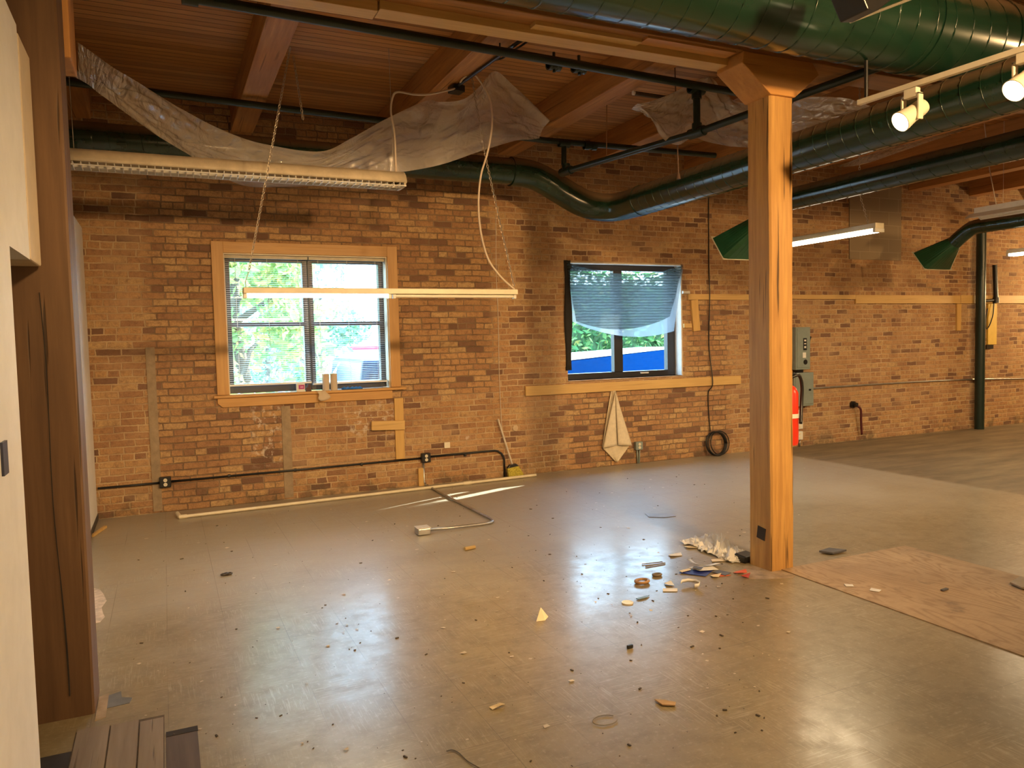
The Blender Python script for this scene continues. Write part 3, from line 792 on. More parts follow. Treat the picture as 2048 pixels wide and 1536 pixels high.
# mesh scarf pinned across the upper part of window 2
def drape(name, mat, tl, tr, sag_t, bl, br, sag_b, yo, seed, parent, lab=None):
    rows = []
    for i in range(25):
        t = i / 24; row = []
        for j in range(41):
            s = j / 40
            top = Vector(tl).lerp(Vector(tr), s); top.z -= sag_t * 4 * s * (1 - s)
            bot = Vector(bl).lerp(Vector(br), s); bot.z -= sag_b * 4 * s * (1 - s)
            q = top.lerp(bot, t)
            q.y = yo + 0.012 * math.sin(9 * s + 2.5 * t + seed) * t + 0.012 * noise.noise(Vector((s * 5, t * 4, seed)))
            row.append(q)
        rows.append(row)
    m = MB(); m.grid(rows)
    o = m.build(name, mat, parent, smooth=True)
    if lab: o['label'] = lab
    return o
scarf = thing('window_scarf', (5.33, YW, 2.5), 'dark open weave scarf slung across the top of the bare window', 'cloth')
tl = (4.460, 8.140, 2.537); tr = (6.198, 8.140, 2.529)
a = (4.576, 8.140, 1.819); b = (5.944, 8.140, 1.870)
drape('weave', SCARF, (tl[0], 0, tl[2]), (tr[0] - 0.02, 0, tr[2]), 0.13, (a[0], 0, a[2]), (b[0] + 0.02, 0, b[2]), 0.13, YW - 0.045, 1.0, scarf, 'dark woven layer')
a2 = (4.514, 8.140, 1.832); b2 = (6.044, 8.140, 1.681)
drape('lining', LINING, (tl[0] + 0.03, 0, tl[2] - 0.05), (tr[0] + 0.0, 0, tr[2] - 0.04), 0.15, (a2[0], 0, a2[2]), (b2[0], 0, b2[2]), 0.13, YW - 0.022, 4.0, scarf, 'thin grey layer hanging lower')
m = MB(); rows = []
for i in range(14):
    t = i / 13
    zz = tl[2] + 0.02 - 1.33 * t
    rows.append([(tl[0] - 0.02 + 0.028 * j + 0.01 * math.sin(t * 9 + j), YW - 0.012 - 0.016 * (j % 2) - 0.006 * math.sin(5 * t), zz) for j in range(4)])
m.grid(rows); m.build('hanging_edge', plain('black_cloth', (0.022, 0.020, 0.020), 0.9), scarf, smooth=True, solid=0.006)['label'] = 'black edge strip hanging down the left side'

# --------------------------------------------------- boards on the brick wall
def wboard(name, x0, z0, x1, z1, mat, lab, th=0.032, rot=0.0, grp=None):
    m = MB(); m.obox(((x0 + x1) / 2, YW - th / 2, (z0 + z1) / 2), (x1 - x0, th, z1 - z0), (0, rot, 0))
    return tag(m.build(name, mat, bevel=0.002), lab, 'board', grp)
wboard('window_board', 3.885, 0.945, 7.135, 1.06, PINE_X, 'long pine board fixed to the brick under the bare window', 0.036)
wboard('wall_board', 6.27, 2.085, 7.9, 2.16, PINE_X, 'pine board on the brick running from the bare window behind the column')
wboard('wall_board', 7.92, 2.098, 9.30, 2.16, PINE_X, 'narrow pine board on the brick right of the column')
wboard('wall_board', 9.305, 2.035, 11.62, 2.16, PINE_X, 'wider pine board on the brick below the grey block infill')
wboard('wall_board', 11.625, 2.035, 15.2, 2.165, PINE_X, 'pine board on the brick behind the green standpipe', 0.034)
wboard('upright_board', 6.33, 1.675, 6.44, 2.083, PINE_Z, 'short upright pine board right of the bare window', 0.036, -0.09)
wboard('board_stub', 6.20, 1.72, 6.325, 1.775, PINE_X, 'little pine stub between the bare window and the short upright', 0.03)
wboard('bracket', 6.19, 2.165, 6.30, 2.20, WHITE, 'small white bracket at the right edge of the bare window', 0.03)
wboard('upright_board', 11.545, 1.60, 11.645, 2.03, PINE_Z, 'short upright pine board left of the green standpipe', 0.03)
wboard('yellow_board', 12.31, 1.36, 12.53, 2.03, YELLOW, 'bright yellow board right of the green standpipe', 0.03)
wboard('upright_board', 2.285, 0.325, 2.385, 1.0, PINE_Z, 'upright pine board below the right end of the cased window', 0.028)
m = MB(); m.obox((2.20, YW - 0.046, 0.71), (0.37, 0.034, 0.10), (0, 0.04, 0)); tag(m.build('cross_board', PINE_X, bevel=0.002), 'short knotty pine crosspiece nailed over the upright board', 'board')
wboard('upright_board', 2.535, 0.0, 2.60, 0.20, PINE_Z, 'short pine piece at floor level beside the steel conduit', 0.028)

# --------------------------------------------------- wiring on the brick wall
yc = YW - 0.022
cond = thing('wall_conduit', (1.5, yc, 0.3), 'black conduit run low along the brick under the cased window', 'conduit')
m = MB(); m.tube([(-0.62, yc, 0.297), (-0.08, yc, 0.297)], 0.011, 10); m.tube([(0.01, yc, 0.302), (1.3, yc, 0.305), (2.57, yc, 0.312)], 0.011, 10)
bend = [(2.68, yc, 0.322), (3.36, yc, 0.326)] + [(3.46 + 0.13 * math.sin(a), yc, 0.196 + 0.13 * math.cos(a)) for a in (0.1, 0.4, 0.8, 1.2, 1.5)] + [(3.59, yc, 0.01)]
m.tube(bend, 0.012, 10)
m.build('pipe', BLACK, cond, smooth=True)
for xx in (0.55, 1.2, 1.9, 3.1):
    m = MB(); m.lathe((xx, yc, 0.305), (1, 0, 0), [(-0.012, 0.012), (-0.012, 0.017), (0.012, 0.017), (0.012, 0.012)], 14); m.build('strap', BLACK, cond)
def outlet(x, z, boxm, lab, nm='power_outlet', w=0.105, h=0.105):
    o = thing(nm, (x, YW, z), lab, 'outlet', 'boxed power outlets')
    m = MB(); m.box(x - w / 2, YW - 0.055, z - h / 2, x + w / 2, YW, z + h / 2); m.build('box', boxm, o, bevel=0.008)
    for dz in (0.021, -0.021):
        m = MB(); m.lathe((x, YW - 0.055, z + dz), (0, -1, 0), [(0, 0.0175), (0.004, 0.0175), (0.005, 0.015), (0.005, 0.0)], 20); s = m.build('socket', CREAMW, o)
        m = MB()
        for dx in (-0.006, 0.006): m.box(x + dx - 0.0012, YW - 0.0606, z + dz - 0.002, x + dx + 0.0012, YW - 0.0598, z + dz + 0.008)
        m.box(x - 0.002, YW - 0.0606, z + dz - 0.010, x + 0.002, YW - 0.0598, z + dz - 0.006); m.build('slot', BLACK, s)
    return o
outlet(-0.038, 0.302, BLACK, 'black double outlet box near the left corner of the brick wall')
outlet(2.625, 0.316, BLACK, 'black double outlet box with the steel conduit dropping from it')
m = MB(); m.tube([(2.60, yc, 0.265), (2.60, yc, 0.06), (2.607, yc - 0.015, 0.012), (2.61, yc - 0.03, 0.012)], 0.010, 10); tag(m.build('drop_conduit', STEEL, smooth=True), 'short steel conduit dropping from the outlet box to the floor', 'conduit')
m = MB(); m.box(2.855, YW - 0.014, 0.40, 2.925, YW, 0.467); tag(m.build('phone_plate', CREAMW, bevel=0.004), 'small cream jack plate above the black conduit', 'plate')
m = MB(); m.lathe((3.75, YW - 0.001, 0.57), (0, -1, 0), [(0, 0.042), (0.012, 0.036), (0.014, 0.0)], 7); tag(m.build('plaster_patch', plain('plaster_lump', (0.62, 0.47, 0.31), 0.9)), 'pale plaster lump stuck on the brick above the broom', 'plaster')
o3 = outlet(5.465, 0.228, GREYBOX, 'grey outlet box low on the brick right of the hanging cloth')
for dx in (-0.018, 0.02):
    m = MB(); m.tube([(5.465 + dx, yc, 0.176), (5.465 + dx * 0.6, yc, 0.0)], 0.010, 8); m.build('conduit', GREYBOX, o3, smooth=True)
# thin cord down the wall and black cable with its coil
m = MB(); m.tube(smooth_path([(3.565, YW - 0.006, 3.06), (3.552, YW - 0.006, 2.4), (3.562, YW - 0.006, 1.8), (3.558, YW - 0.006, 1.2), (3.575, YW - 0.006, 0.57)], 8), 0.0045, 6)
tag(m.build('hanging_string', CORDW, smooth=True), 'thin pale string running straight down the brick between the windows', 'string')
cab = thing('cable_coil', (6.69, YW - 0.05, 0), 'black cable running down the brick into a coil on the floor', 'cable')
m = MB(); m.tube(smooth_path([(6.63, YW - 0.012, 3.5), (6.625, YW - 0.012, 2.6), (6.61, YW - 0.042, 2.12), (6.615, YW - 0.012, 1.5), (6.63, YW - 0.056, 1.07), (6.628, YW - 0.056, 0.94), (6.595, YW - 0.015, 0.85), (6.60, YW - 0.012, 0.6), (6.61, YW - 0.03, 0.33)], 8), 0.007, 7); m.build('run', BLACK, cab, smooth=True)
m = MB()
for k in range(7):
    R_ = 0.155 + 0.006 * math.sin(k * 2.2); cx = 6.675 + 0.012 * math.sin(k * 1.3) + (0.07 if k == 6 else 0)
    pts = [(cx + R_ * 0.98 * math.cos(a), YW - 0.075 + 0.008 * k - 0.04 * (math.sin(a) * -0.5 + 0.5), 0.168 + R_ * math.sin(a)) for a in [2 * math.pi * i / 36 for i in range(37)]]
    m.tube(pts, 0.007, 6)
m.build('coil', BLACK, cab, smooth=True)

# --------------------------------------------------- electrical gear right of the column
def panel(name, x0, z0, x1, z1, d, lab):
    o = thing(name, ((x0 + x1) / 2, YW, z0), lab, 'electrical box')
    m = MB(); m.box(x0, YW - d, z0, x1, YW, z1); m.build('cabinet', GREYBOX, o, bevel=0.005)
    m = MB(); m.box(x0 + 0.02, YW - d - 0.008, z0 + 0.03, x1 - 0.02, YW - d, z1 - 0.02); m.build('door', GREYBOX, o, bevel=0.003)
    return o
d1 = panel('disconnect_switch', 8.02, 1.105, 8.29, 1.70, 0.14, 'grey disconnect switch box with black handle right of the column')
m = MB(); m.tube([(8.29, YW - 0.07, 1.42), (8.335, YW - 0.075, 1.50), (8.355, YW - 0.08, 1.565)], 0.016, 8); m.build('handle', BLACK, d1, smooth=True)
m = MB(); m.box(8.15, YW - 0.151, 1.375, 8.215, YW - 0.147, 1.545); m.build('rating_label', BLACK, d1)
for za_, zb_ in ((1.405, 1.435), (1.46, 1.475), (1.5, 1.525)):
    m = MB(); m.box(8.165, YW - 0.153, za_, 8.2, YW - 0.15, zb_); m.build('rating_print', WHITE, d1)
m = MB(); m.box(8.14, YW - 0.151, 1.27, 8.20, YW - 0.147, 1.345); m.build('warning_label', WHITE, d1)
m = MB(); m.lathe((8.19, YW - 0.148, 1.21), (0, -1, 0), [(0, 0.036), (0.004, 0.036), (0.004, 0.018), (0.006, 0.018), (0.006, 0)], 24); m.build('round_label', BLACK, d1)
m = MB(); m.box(8.09, YW - 0.10, 1.0605, 8.20, YW - 0.04, 1.1045); m.build('nipple', BLACK, d1)
d2 = panel('breaker_panel', 8.02, 0.585, 8.385, 1.06, 0.11, 'grey breaker panel below the disconnect switch')
m = MB(); m.box(8.285, YW - 0.122, 0.80, 8.325, YW - 0.117, 0.825); m.build('latch', BLACK, d2)
for i, z in enumerate((0.47, 0.315, 0.16)):
    o = thing('wall_receptacle', (8.20, YW, z), ('uppermost', 'middle', 'lowest')[i] + ' of the three white receptacles in a column below the breaker panel', 'outlet', 'white receptacles below the breaker panel')
    m = MB(); m.box(8.13, YW - 0.05, z - 0.06, 8.245, YW, z + 0.06); m.build('box', WHITE, o, bevel=0.006)
    for dz in (0.025, -0.025):
        m = MB(); m.lathe((8.19, YW - 0.05, z + dz), (0, -1, 0), [(0, 0.018), (0.004, 0.018), (0.004, 0)], 16); m.build('socket', CREAMW, o)
m = MB(); m.tube([(8.21, YW - 0.02, 0.10), (8.21, YW - 0.02, 0.0)], 0.011, 8); tag(m.build('floor_conduit_stub', STEEL, smooth=True), 'steel conduit stub below the white receptacles', 'conduit')
m = MB(); m.tube(smooth_path([(8.385, YW - 0.02, 0.795), (8.44, YW - 0.02, 0.81), (8.55, YW - 0.02, 0.822), (10.6, YW - 0.02, 0.822), (12.1, YW - 0.02, 0.80), (13.4, YW - 0.02, 0.76), (15.5, YW - 0.02, 0.74)], 6), 0.013, 10)
tag(m.build('long_conduit', STEEL, smooth=True), 'long steel conduit leaving the breaker panel along the brick', 'conduit')
hs = thing('drain_hose', (9.3, YW, 0.09), 'dark red hose hanging from a black pipe in the brick', 'hose')
m = MB(); m.tube(smooth_path([(9.29, YW - 0.07, 0.525), (9.345, YW - 0.085, 0.47), (9.37, YW - 0.07, 0.30), (9.41, YW - 0.05, 0.09)], 6), 0.017, 9); m.build('hose', plain('dark_red_rubber', (0.10, 0.018, 0.022), 0.5), hs, smooth=True)
m = MB(); m.lathe((9.26, YW, 0.545), (0.1, -1, -0.05), [(0, 0.05), (0.04, 0.05), (0.04, 0.034), (0.085, 0.034), (0.085, 0)], 18); m.build('pipe_end', BLACK, hs, smooth='auto')
sp = thing('stub_pipe', (12.4, YW - 0.06, 2.07), 'black vertical pipe with loose cables beside the green standpipe', 'pipe')
m = MB(); m.tube([(12.41, YW - 0.06, 2.66), (12.45, YW - 0.06, 2.09)], 0.036, 12); m.build('pipe', BLACK, sp, smooth='auto')
m = MB(); m.tube([(12.13, YW - 0.06, 2.07), (12.45, YW - 0.06, 2.09)], 0.024, 10); m.lathe((12.45, YW - 0.06, 2.04), (0, 0, 1), [(0, 0.0), (0.0, 0.05), (0.09, 0.05), (0.09, 0)], 14); m.build('elbow', BLACK, sp, smooth='auto')
m = MB(); m.tube(smooth_path([(12.42, YW - 0.05, 2.05), (12.38, YW - 0.06, 1.85), (12.30, YW - 0.06, 1.68), (12.22, YW - 0.06, 1.62), (12.20, YW - 0.06, 1.75), (12.24, YW - 0.06, 1.95)], 6), 0.009, 6); m.build('loose_cable', BLACK, sp, smooth=True)
m = MB(); m.box(12.25, YW - 0.05, 1.29, 12.42, YW, 1.355); tag(m.build('wall_clip', BLACK), 'small black clip under the yellow board', 'clip')

# red fire extinguisher hung on the back of the column
fe = thing('fire_extinguisher', (3.96, 4.03, 0.83), 'red fire extinguisher with black hose hung on the far side of the orange column', 'fire extinguisher')
ex, ey = 3.958, 4.035
m = MB(); m.lathe((ex, ey, 0.83), (0, 0, 1), [(0, 0.0), (0, 0.065), (0.02, 0.072), (0.36, 0.072), (0.40, 0.055), (0.42, 0.028), (0.45, 0.024), (0.45, 0)], 28); m.build('cylinder', RED, fe, smooth='auto')
m = MB(); m.lathe((ex, ey, 1.02), (0, 0, 1), [(0, 0.0735), (0.03, 0.0735)], 28); m.build('band', WHITE, fe)
m = MB(); m.lathe((ex, ey, 1.27), (0, 0, 1), [(0, 0.03), (0.05, 0.03), (0.06, 0.0)], 16); m.box(ex - 0.05, ey - 0.012, 1.315, ex + 0.07, ey + 0.012, 1.33); m.build('valve', BLACK, fe, smooth='auto')
m = MB(); m.tube(smooth_path([(ex + 0.0, ey - 0.03, 1.30), (ex + 0.055, ey - 0.05, 1.315), (ex + 0.083, ey - 0.05, 1.24), (ex + 0.078, ey - 0.05, 1.12), (ex + 0.045, ey - 0.075, 0.98)], 7), 0.012, 9); m.build('hose', BLACK, fe, smooth=True)

# green standpipe
stp = thing('standpipe', (11.98, 8.03, 0), 'tall dark green standpipe in front of the brick at right', 'pipe')
m = MB(); m.tube([(11.98, 8.04, 0.0), (11.98, 8.04, 3.35)], 0.072, 24); m.build('pipe', PIPEG, stp, smooth='auto')
m = MB()
for z in (1.28,): m.lathe((11.98, 8.04, z), (0, 0, 1), [(0, 0.073), (0, 0.0755), (0.012, 0.0755), (0.012, 0.073)], 24)
m.build('joint_ring', PIPEG, stp)
# --------------------------------------------------- green ducts
def helix(m, a, b, R, pitch=0.125, wr=0.005, per=18, phase=0.0):
    a = Vector(a); b = Vector(b); ax = (b - a); L = ax.length; ax.normalize()
    u = Vector((0, 0, 1)); w = ax.cross(u).normalized(); u = w.cross(ax)
    n = int(L / pitch * per)
    pts = [a + ax * (L * i / n) + (u * math.cos(2 * math.pi * i / per + phase) + w * math.sin(2 * math.pi * i / per + phase)) * (R + 0.001) for i in range(n + 1)]
    m.tube(pts, wr, 4)
def rings(m, a, b, R, locs, w=0.03, h=0.008):
    a = Vector(a); ax = (Vector(b) - a).normalized()
    for d in locs: m.lathe(a + ax * d, ax, [(-w / 2, R), (-w / 2, R + h), (w / 2, R + h), (w / 2, R)], 40)

d1t = thing('spiral_duct', (4, 3.3, 3.18), 'large green spiral duct crossing the top right in front of the beam', 'duct')
A, B = (-0.4, 3.3, 3.45), (15.6, 3.3, 3.45)
m = MB(); m.tube([A, B], 0.26, 48); m.build('duct', GREEN, d1t, smooth='auto')
m = MB(); helix(m, A, (9.5, 3.3, 3.45), 0.26, 0.155, 0.0045, 22); m.build('spiral_seam', GREEN, d1t, smooth=True)
for q in (4.62, 5.32):
    m = MB(); rings(m, A, B, 0.26, (q,), 0.05, 0.006); m.build('joint_band', GREEN, d1t, smooth='auto')

d2t = thing('spiral_duct', (4.5, 5, 2.85), 'long green spiral duct with an elbow, passing behind the orange column', 'duct')
path = [(-1.5, 7.42, 3.39), (3.45, 7.42, 3.39), (3.66, 7.42, 3.375), (3.82, 7.41, 3.32), (3.97, 7.38, 3.235), (4.18, 7.30, 3.10), (4.32, 7.22, 3.04), (4.43, 7.10, 3.01), (4.50, 6.92, 3.0), (4.505, 6.6, 3.0)]
m = MB(); m.tube([path[0], (3.45, 7.42, 3.39)], 0.138, 32); helix(m, path[0], (3.4, 7.42, 3.39), 0.138, 0.125, 0.0035, 14); m.build('wall_run', GREEN, d2t, smooth='auto')
m = MB(); m.tube(smooth_path(path[1:], 4), 0.148, 32); rings(m, (3.45, 7.42, 3.39), (1, 7.42, 3.39), 0.14, (0.0,), 0.06, 0.012); rings(m, (4.505, 6.6, 3.0), (4.505, 6, 3.0), 0.149, (0.0,), 0.06, 0.006); m.build('elbow', GREEN, d2t, smooth='auto')
m = MB(); m.tube([(4.505, 6.7, 3.0), (4.505, -1.5, 3.0)], 0.15, 36); m.build('duct', GREEN, d2t, smooth='auto')
m = MB(); helix(m, (4.505, 6.6, 3.0), (4.505, 0, 3.0), 0.15, 0.125, 0.0035, 16); m.build('spiral_seam', GREEN, d2t, smooth=True)

def hood_duct(x, ye, zc, R, lab, hood_pts, ynear):
    d = thing('supply_duct', (x, ye, zc - R), lab, 'duct', 'green supply ducts with flared hoods')
    m = MB(); m.tube([(x, ynear, zc), (x, ye, zc)], R, 28); m.build('duct', GREEN, d, smooth='auto')
    m = MB(); helix(m, (x, ynear, zc), (x, ye, zc), R, 0.14, 0.003, 12); m.build('spiral_seam', GREEN, d, smooth=True)
    e = smooth_path([(x, ye - 0.05, zc), (x, ye + 0.10, zc - 0.01), (x, ye + 0.22, zc - 0.07), (x, ye + 0.36, zc - 0.17)], 4)
    m = MB(); m.tube(e, R * 1.02, 28, caps=False); m.build('elbow', GREEN, d, smooth='auto')
    # flared rectangular hood
    end = Vector(e[-1]); dr = (Vector(e[-1]) - Vector(e[-2])).normalized()
    up = Vector((1, 0, 0)).cross(dr).normalized()
    if up.z < 0: up = -up
    n = 32; ra = []; rb = []
    mc = end + dr * 0.36 + up * 0.02
    hw, hh = 0.27, 0.15
    for j in range(n):
        a = 2 * math.pi * (j + 0.5) / n
        ra.append(end - dr * 0.01 + Vector((1, 0, 0)) * (math.cos(a) * R) + up * (math.sin(a) * R))
        c, s_ = math.cos(a), math.sin(a); k = 1.0 / max(abs(c), abs(s_))
        rb.append(mc + Vector((1, 0, 0)) * (c * k * hw) + up * (s_ * k * hh))
    m = MB(); m.grid([ra + [ra[0]], rb + [rb[0]]]); m.build('hood', GREENIN, d, solid=0.003)
    lip = []
    q = [mc + Vector((1, 0, 0)) * (sx_ * hw) + up * (sy_ * hh) for sx_, sy_ in ((-1, -1), (1, -1), (1, 1), (-1, 1), (-1, -1))]
    m = MB()
    for i in range(4): m.tube([q[i], q[i + 1]], 0.006, 6)
    m.build('hood_rim', plain('pale_worn_edge', (0.55, 0.50, 0.36), 0.5), d)
    return d
hood_duct(5.32, 5.42, 2.845, 0.10, 'thin green duct whose flared hood shows left of the column', None, -1.5)
hood_duct(9.35, 6.28, 2.90, 0.09, 'thin green duct and flared hood in front of the standpipe', None, -1.5)

# black box shaped fitting hung under the big duct, with its pale rail
bx = thing('duct_fitting', (3.0, 2.75, 3.1), 'black boxy fitting with a pale rail at the top edge below the big duct', 'fitting')
p = (3.070, 2.750, 3.188)
m = MB(); m.prism([(2.932, 2.750, 3.255), (3.177, 2.750, 3.296), (3.222, 2.750, 3.184), (3.110, 2.750, 3.105), (3.037, 2.750, 3.094)], (0, -0.16, 0)); m.build('box', BLACK, bx, bevel=0.006)
a = Vector((3.229, 2.862, 3.170)); b = Vector((3.281, 2.575, 3.170)); b = a + (b - a) * 2.2
m = MB(); m.tube([a, b], 0.007, 6); m.build('rail', CREAMW, bx)

# --------------------------------------------------- sprinkler pipes
pp = thing('sprinkler_pipe', (2.4, 5.1, 3.65), 'dark green sprinkler pipe slung under the joists behind the beam battens', 'pipe')
a = Vector((0.252, 5.001, 3.680)); b = Vector((4.600, 5.229, 3.680)); 
t_ = Vector((4.176, 5.277, 3.680))
e = b + (b - a).normalized() * 0.08
m = MB(); m.tube([a, e], 0.032, 14); m.build('pipe', PIPEG, pp, smooth='auto')
ax = (b - a).normalized()
m = MB(); m.lathe(a, ax, [(-0.06, 0.0), (-0.06, 0.045), (0.03, 0.045), (0.03, 0.03)], 16); m.build('end_cap', PIPEG, pp, smooth='auto')
for px in (1108, 1158):
    q = Vector((2.783, 5.201, 3.680)) if px == 1108 else Vector((2.993, 5.188, 3.680))
    m = MB(); m.lathe(q, ax, [(-0.05, 0.033), (-0.05, 0.046), (-0.02, 0.046), (-0.015, 0.040), (0.015, 0.040), (0.02, 0.046), (0.05, 0.046), (0.05, 0.033)], 16); m.tube([q + Vector((0, 0, 0.03)), q + Vector((0, 0, 0.09))], 0.012, 8); m.tube([q - Vector((0, 0, 0.03)), q - Vector((0, 0, 0.058))], 0.012, 8); m.build('coupling', PIPEG, pp, smooth='auto')
q = Vector((2.309, 5.137, 3.680))
m = MB(); m.tube([q, q + Vector((0, 0, 0.28))], 0.006, 6); m.build('hanger_rod', BLACK, pp)
db = Vector((t_.x, t_.y, 3.32))
m = MB(); m.tube([t_, db + Vector((0, 0, 0.078))], 0.030, 14); m.build('drop', PIPEG, pp, smooth='auto')
m = MB(); m.lathe(t_, ax, [(-0.07, 0.032), (-0.07, 0.045), (0.07, 0.045), (0.07, 0.032)], 16); m.lathe(t_ - Vector((0, 0, 0.08)), (0, 0, 1), [(0, 0.03), (0, 0.042), (0.06, 0.042)], 16); m.build('tee', PIPEG, pp, smooth='auto')

br = thing('branch_pipe', (4.0, 6, 3.3), 'sloping dark green branch pipe passing behind the column bolster', 'pipe')
s0 = Vector((3.838, 7.000, 3.327)); s2 = Vector((4.420, 3.661, 3.366))
m = MB(); m.tube([s0, db, s2], 0.030, 14); m.build('pipe', PIPEG, br, smooth='auto')
for c, d in ((db, s2 - s0), (s0 + (db - s0) * 0.02, s2 - s0)):
    d = d.normalized()
    m = MB(); m.lathe(c, d, [(-0.08, 0.030), (-0.08, 0.043), (0.08, 0.043), (0.08, 0.030)], 16); m.lathe(c, (0, 0, 1), [(0, 0.042), (0.075, 0.042), (0.075, 0.03)], 16); m.build('tee', PIPEG, br, smooth='auto')
q = db + (s2 - db) * 0.55
m = MB(); m.lathe(q, (s2 - db), [(-0.03, 0.031), (-0.03, 0.038), (0.03, 0.038), (0.03, 0.031)], 16); m.build('coupling', PIPEG, br, smooth='auto')

wp = thing('wall_sprinkler_pipe', (2.5, 7.0, 3.6), 'dark green pipe under the joists near the brick wall', 'pipe')
a = Vector((-0.614, 7.000, 3.736)); b = Vector((5.791, 7.000, 3.648)); a.z -= 0.02
m = MB(); m.tube([(-1.5, 7.0, a.z), a, Vector((3.597, 7.000, 3.630)), b], 0.030, 12); m.build('pipe', PIPEG, wp, smooth='auto')
t2 = Vector((3.844, 7.000, 3.616))
m = MB(); m.tube([t2, s0 + Vector((0, 0, 0.07))], 0.028, 12); m.build('drop', PIPEG, wp, smooth='auto')
m = MB(); m.lathe(t2, (1, 0, 0), [(-0.06, 0.03), (-0.06, 0.042), (0.06, 0.042), (0.06, 0.03)], 14); m.build('coupling', PIPEG, wp, smooth='auto')
m = MB(); q = Vector((4.153, 7.000, 3.617)); m.lathe(q, (1, 0, 0), [(-0.07, 0.03), (-0.07, 0.043), (-0.02, 0.043), (-0.02, 0.036), (0.02, 0.036), (0.02, 0.043), (0.07, 0.043), (0.07, 0.03)], 14)
m.build('coupling', PIPEG, wp, smooth='auto')

# thin rods and strut behind the column
m = MB(); a = Vector((3.768, 5.600, 3.698)); b = Vector((4.961, 5.600, 3.682)); m.tube([a, b + (b - a) * 0.6], 0.019, 8)
st = thing('hanging_strut', tuple(a), 'thin dark steel strut hanging left of the column bolster', 'strut')
m.build('bar', plain('dark_strut', (0.10, 0.075, 0.055), 0.5), st)
m = MB(); m.lathe(a, (b - a), [(-0.012, 0.0), (-0.012, 0.020), (0.004, 0.020)], 8); m.build('end_tip', WHITE, st)
q = Vector((4.196, 5.600, 3.686))
m = MB(); m.tube([(q.x, q.y, CZ), (q.x + 0.03, q.y, 3.02)], 0.006, 6); m.obox((q.x, q.y, q.z), (0.05, 0.05, 0.05)); m.lathe((q.x + 0.03, q.y, 3.0), (0, 0, 1), [(0, 0), (0, 0.02), (0.05, 0.012), (0.05, 0)], 10); m.build('rod', plain('rusty_rod', (0.16, 0.09, 0.06), 0.6), st)
ht = Vector((4.121, 6.600, 3.715)); hb = Vector((4.104, 6.600, 3.429))
m = MB(); m.tube([(ht.x, 6.6, CZ), tuple(hb)], 0.005, 6); m.tube([tuple(hb), (hb.x - 0.03, 6.6, hb.z - 0.07)], 0.004, 6); m.tube([tuple(hb), (hb.x + 0.03, 6.6, hb.z - 0.07)], 0.004, 6)
tag(m.build('hanging_wire', plain('copper_wire', (0.42, 0.22, 0.10), 0.5)), 'thin copper coloured hanger wire below the ceiling left of the branch pipe', 'wire')

# --------------------------------------------------- conduit under joist with box and white cables
jc = thing('joist_conduit', (2.35, 5.5, 3.68), 'black conduit and junction box under the joist, feeding white cables', 'conduit')
a = Vector((2.414, 4.984, 3.735)); b = Vector((2.331, 6.067, 3.735))
m = MB(); m.tube([a + (a - b) * 0.2, b], 0.014, 10); m.tube([a + (a - b) * 0.2 + Vector((0.06, 0, 0)), a + (b - a) * 0.35 + Vector((0.045, 0, 0)), a + (b - a) * 0.42], 0.008, 8); m.build('pipe', BLACK, jc, smooth='auto')
m = MB(); m.obox((b.x, b.y + 0.03, 3.715), (0.11, 0.11, 0.055), (0, 0, 0.1)); m.build('junction_box', BLACK, jc, bevel=0.006)
yw_ = b.y + 0.02
m = MB(); m.tube(smooth_path([(b.x, b.y, 3.72), (2.038, 5.900, 3.587), (1.937, 6.000, 3.602), (1.822, 6.100, 3.639), (1.793, 6.150, 3.602), (1.791, 6.200, 3.500), (1.821, 6.220, 3.325), (1.829, 6.240, 3.024)], 8), 0.0085, 7)
tag(m.build('lamp_cable', CORDW, smooth=True), 'white cable looping from the junction box to the dusty louvred lamp', 'cable')
m = MB(); m.tube(smooth_path([(b.x + 0.02, b.y, 3.745), (2.312, 5.900, 3.737), (2.381, 5.850, 3.769), (2.449, 5.840, 3.707), (2.521, 5.830, 3.572), (2.529, 5.820, 3.369), (2.483, 5.820, 3.143), (2.416, 5.810, 2.955), (2.384, 5.800, 2.730), (2.396, 5.800, 2.509), (2.452, 5.800, 2.288), (2.560, 5.800, 2.139), (2.689, 5.800, 2.029)], 8), 0.0085, 7)
tag(m.build('lamp_cable', CORDW, smooth=True), 'white cable drooping from the junction box to the half lit tube lamp', 'cable')

# --------------------------------------------------- lamps
def chain(pts, link=0.030, r=0.0028):
    m = MB()
    pts = [Vector(p) for p in pts]
    k = 0
    for i in range(len(pts) - 1):
        a, b = pts[i], pts[i + 1]; L = (b - a).length; n = max(1, int(L / (link * 0.8)))
        d = (b - a).normalized(); u = d.orthogonal().normalized(); w = d.cross(u)
        for j in range(n):
            c = a + d * (L * (j + 0.5) / n)
            s = u if k % 2 == 0 else w
            loop = [c + d * (math.cos(t) * link * 0.5) + s * (math.sin(t) * link * 0.27) for t in [2 * math.pi * q / 8 for q in range(9)]]
            m.tube(loop, r, 4, caps=False); k += 1
    return m

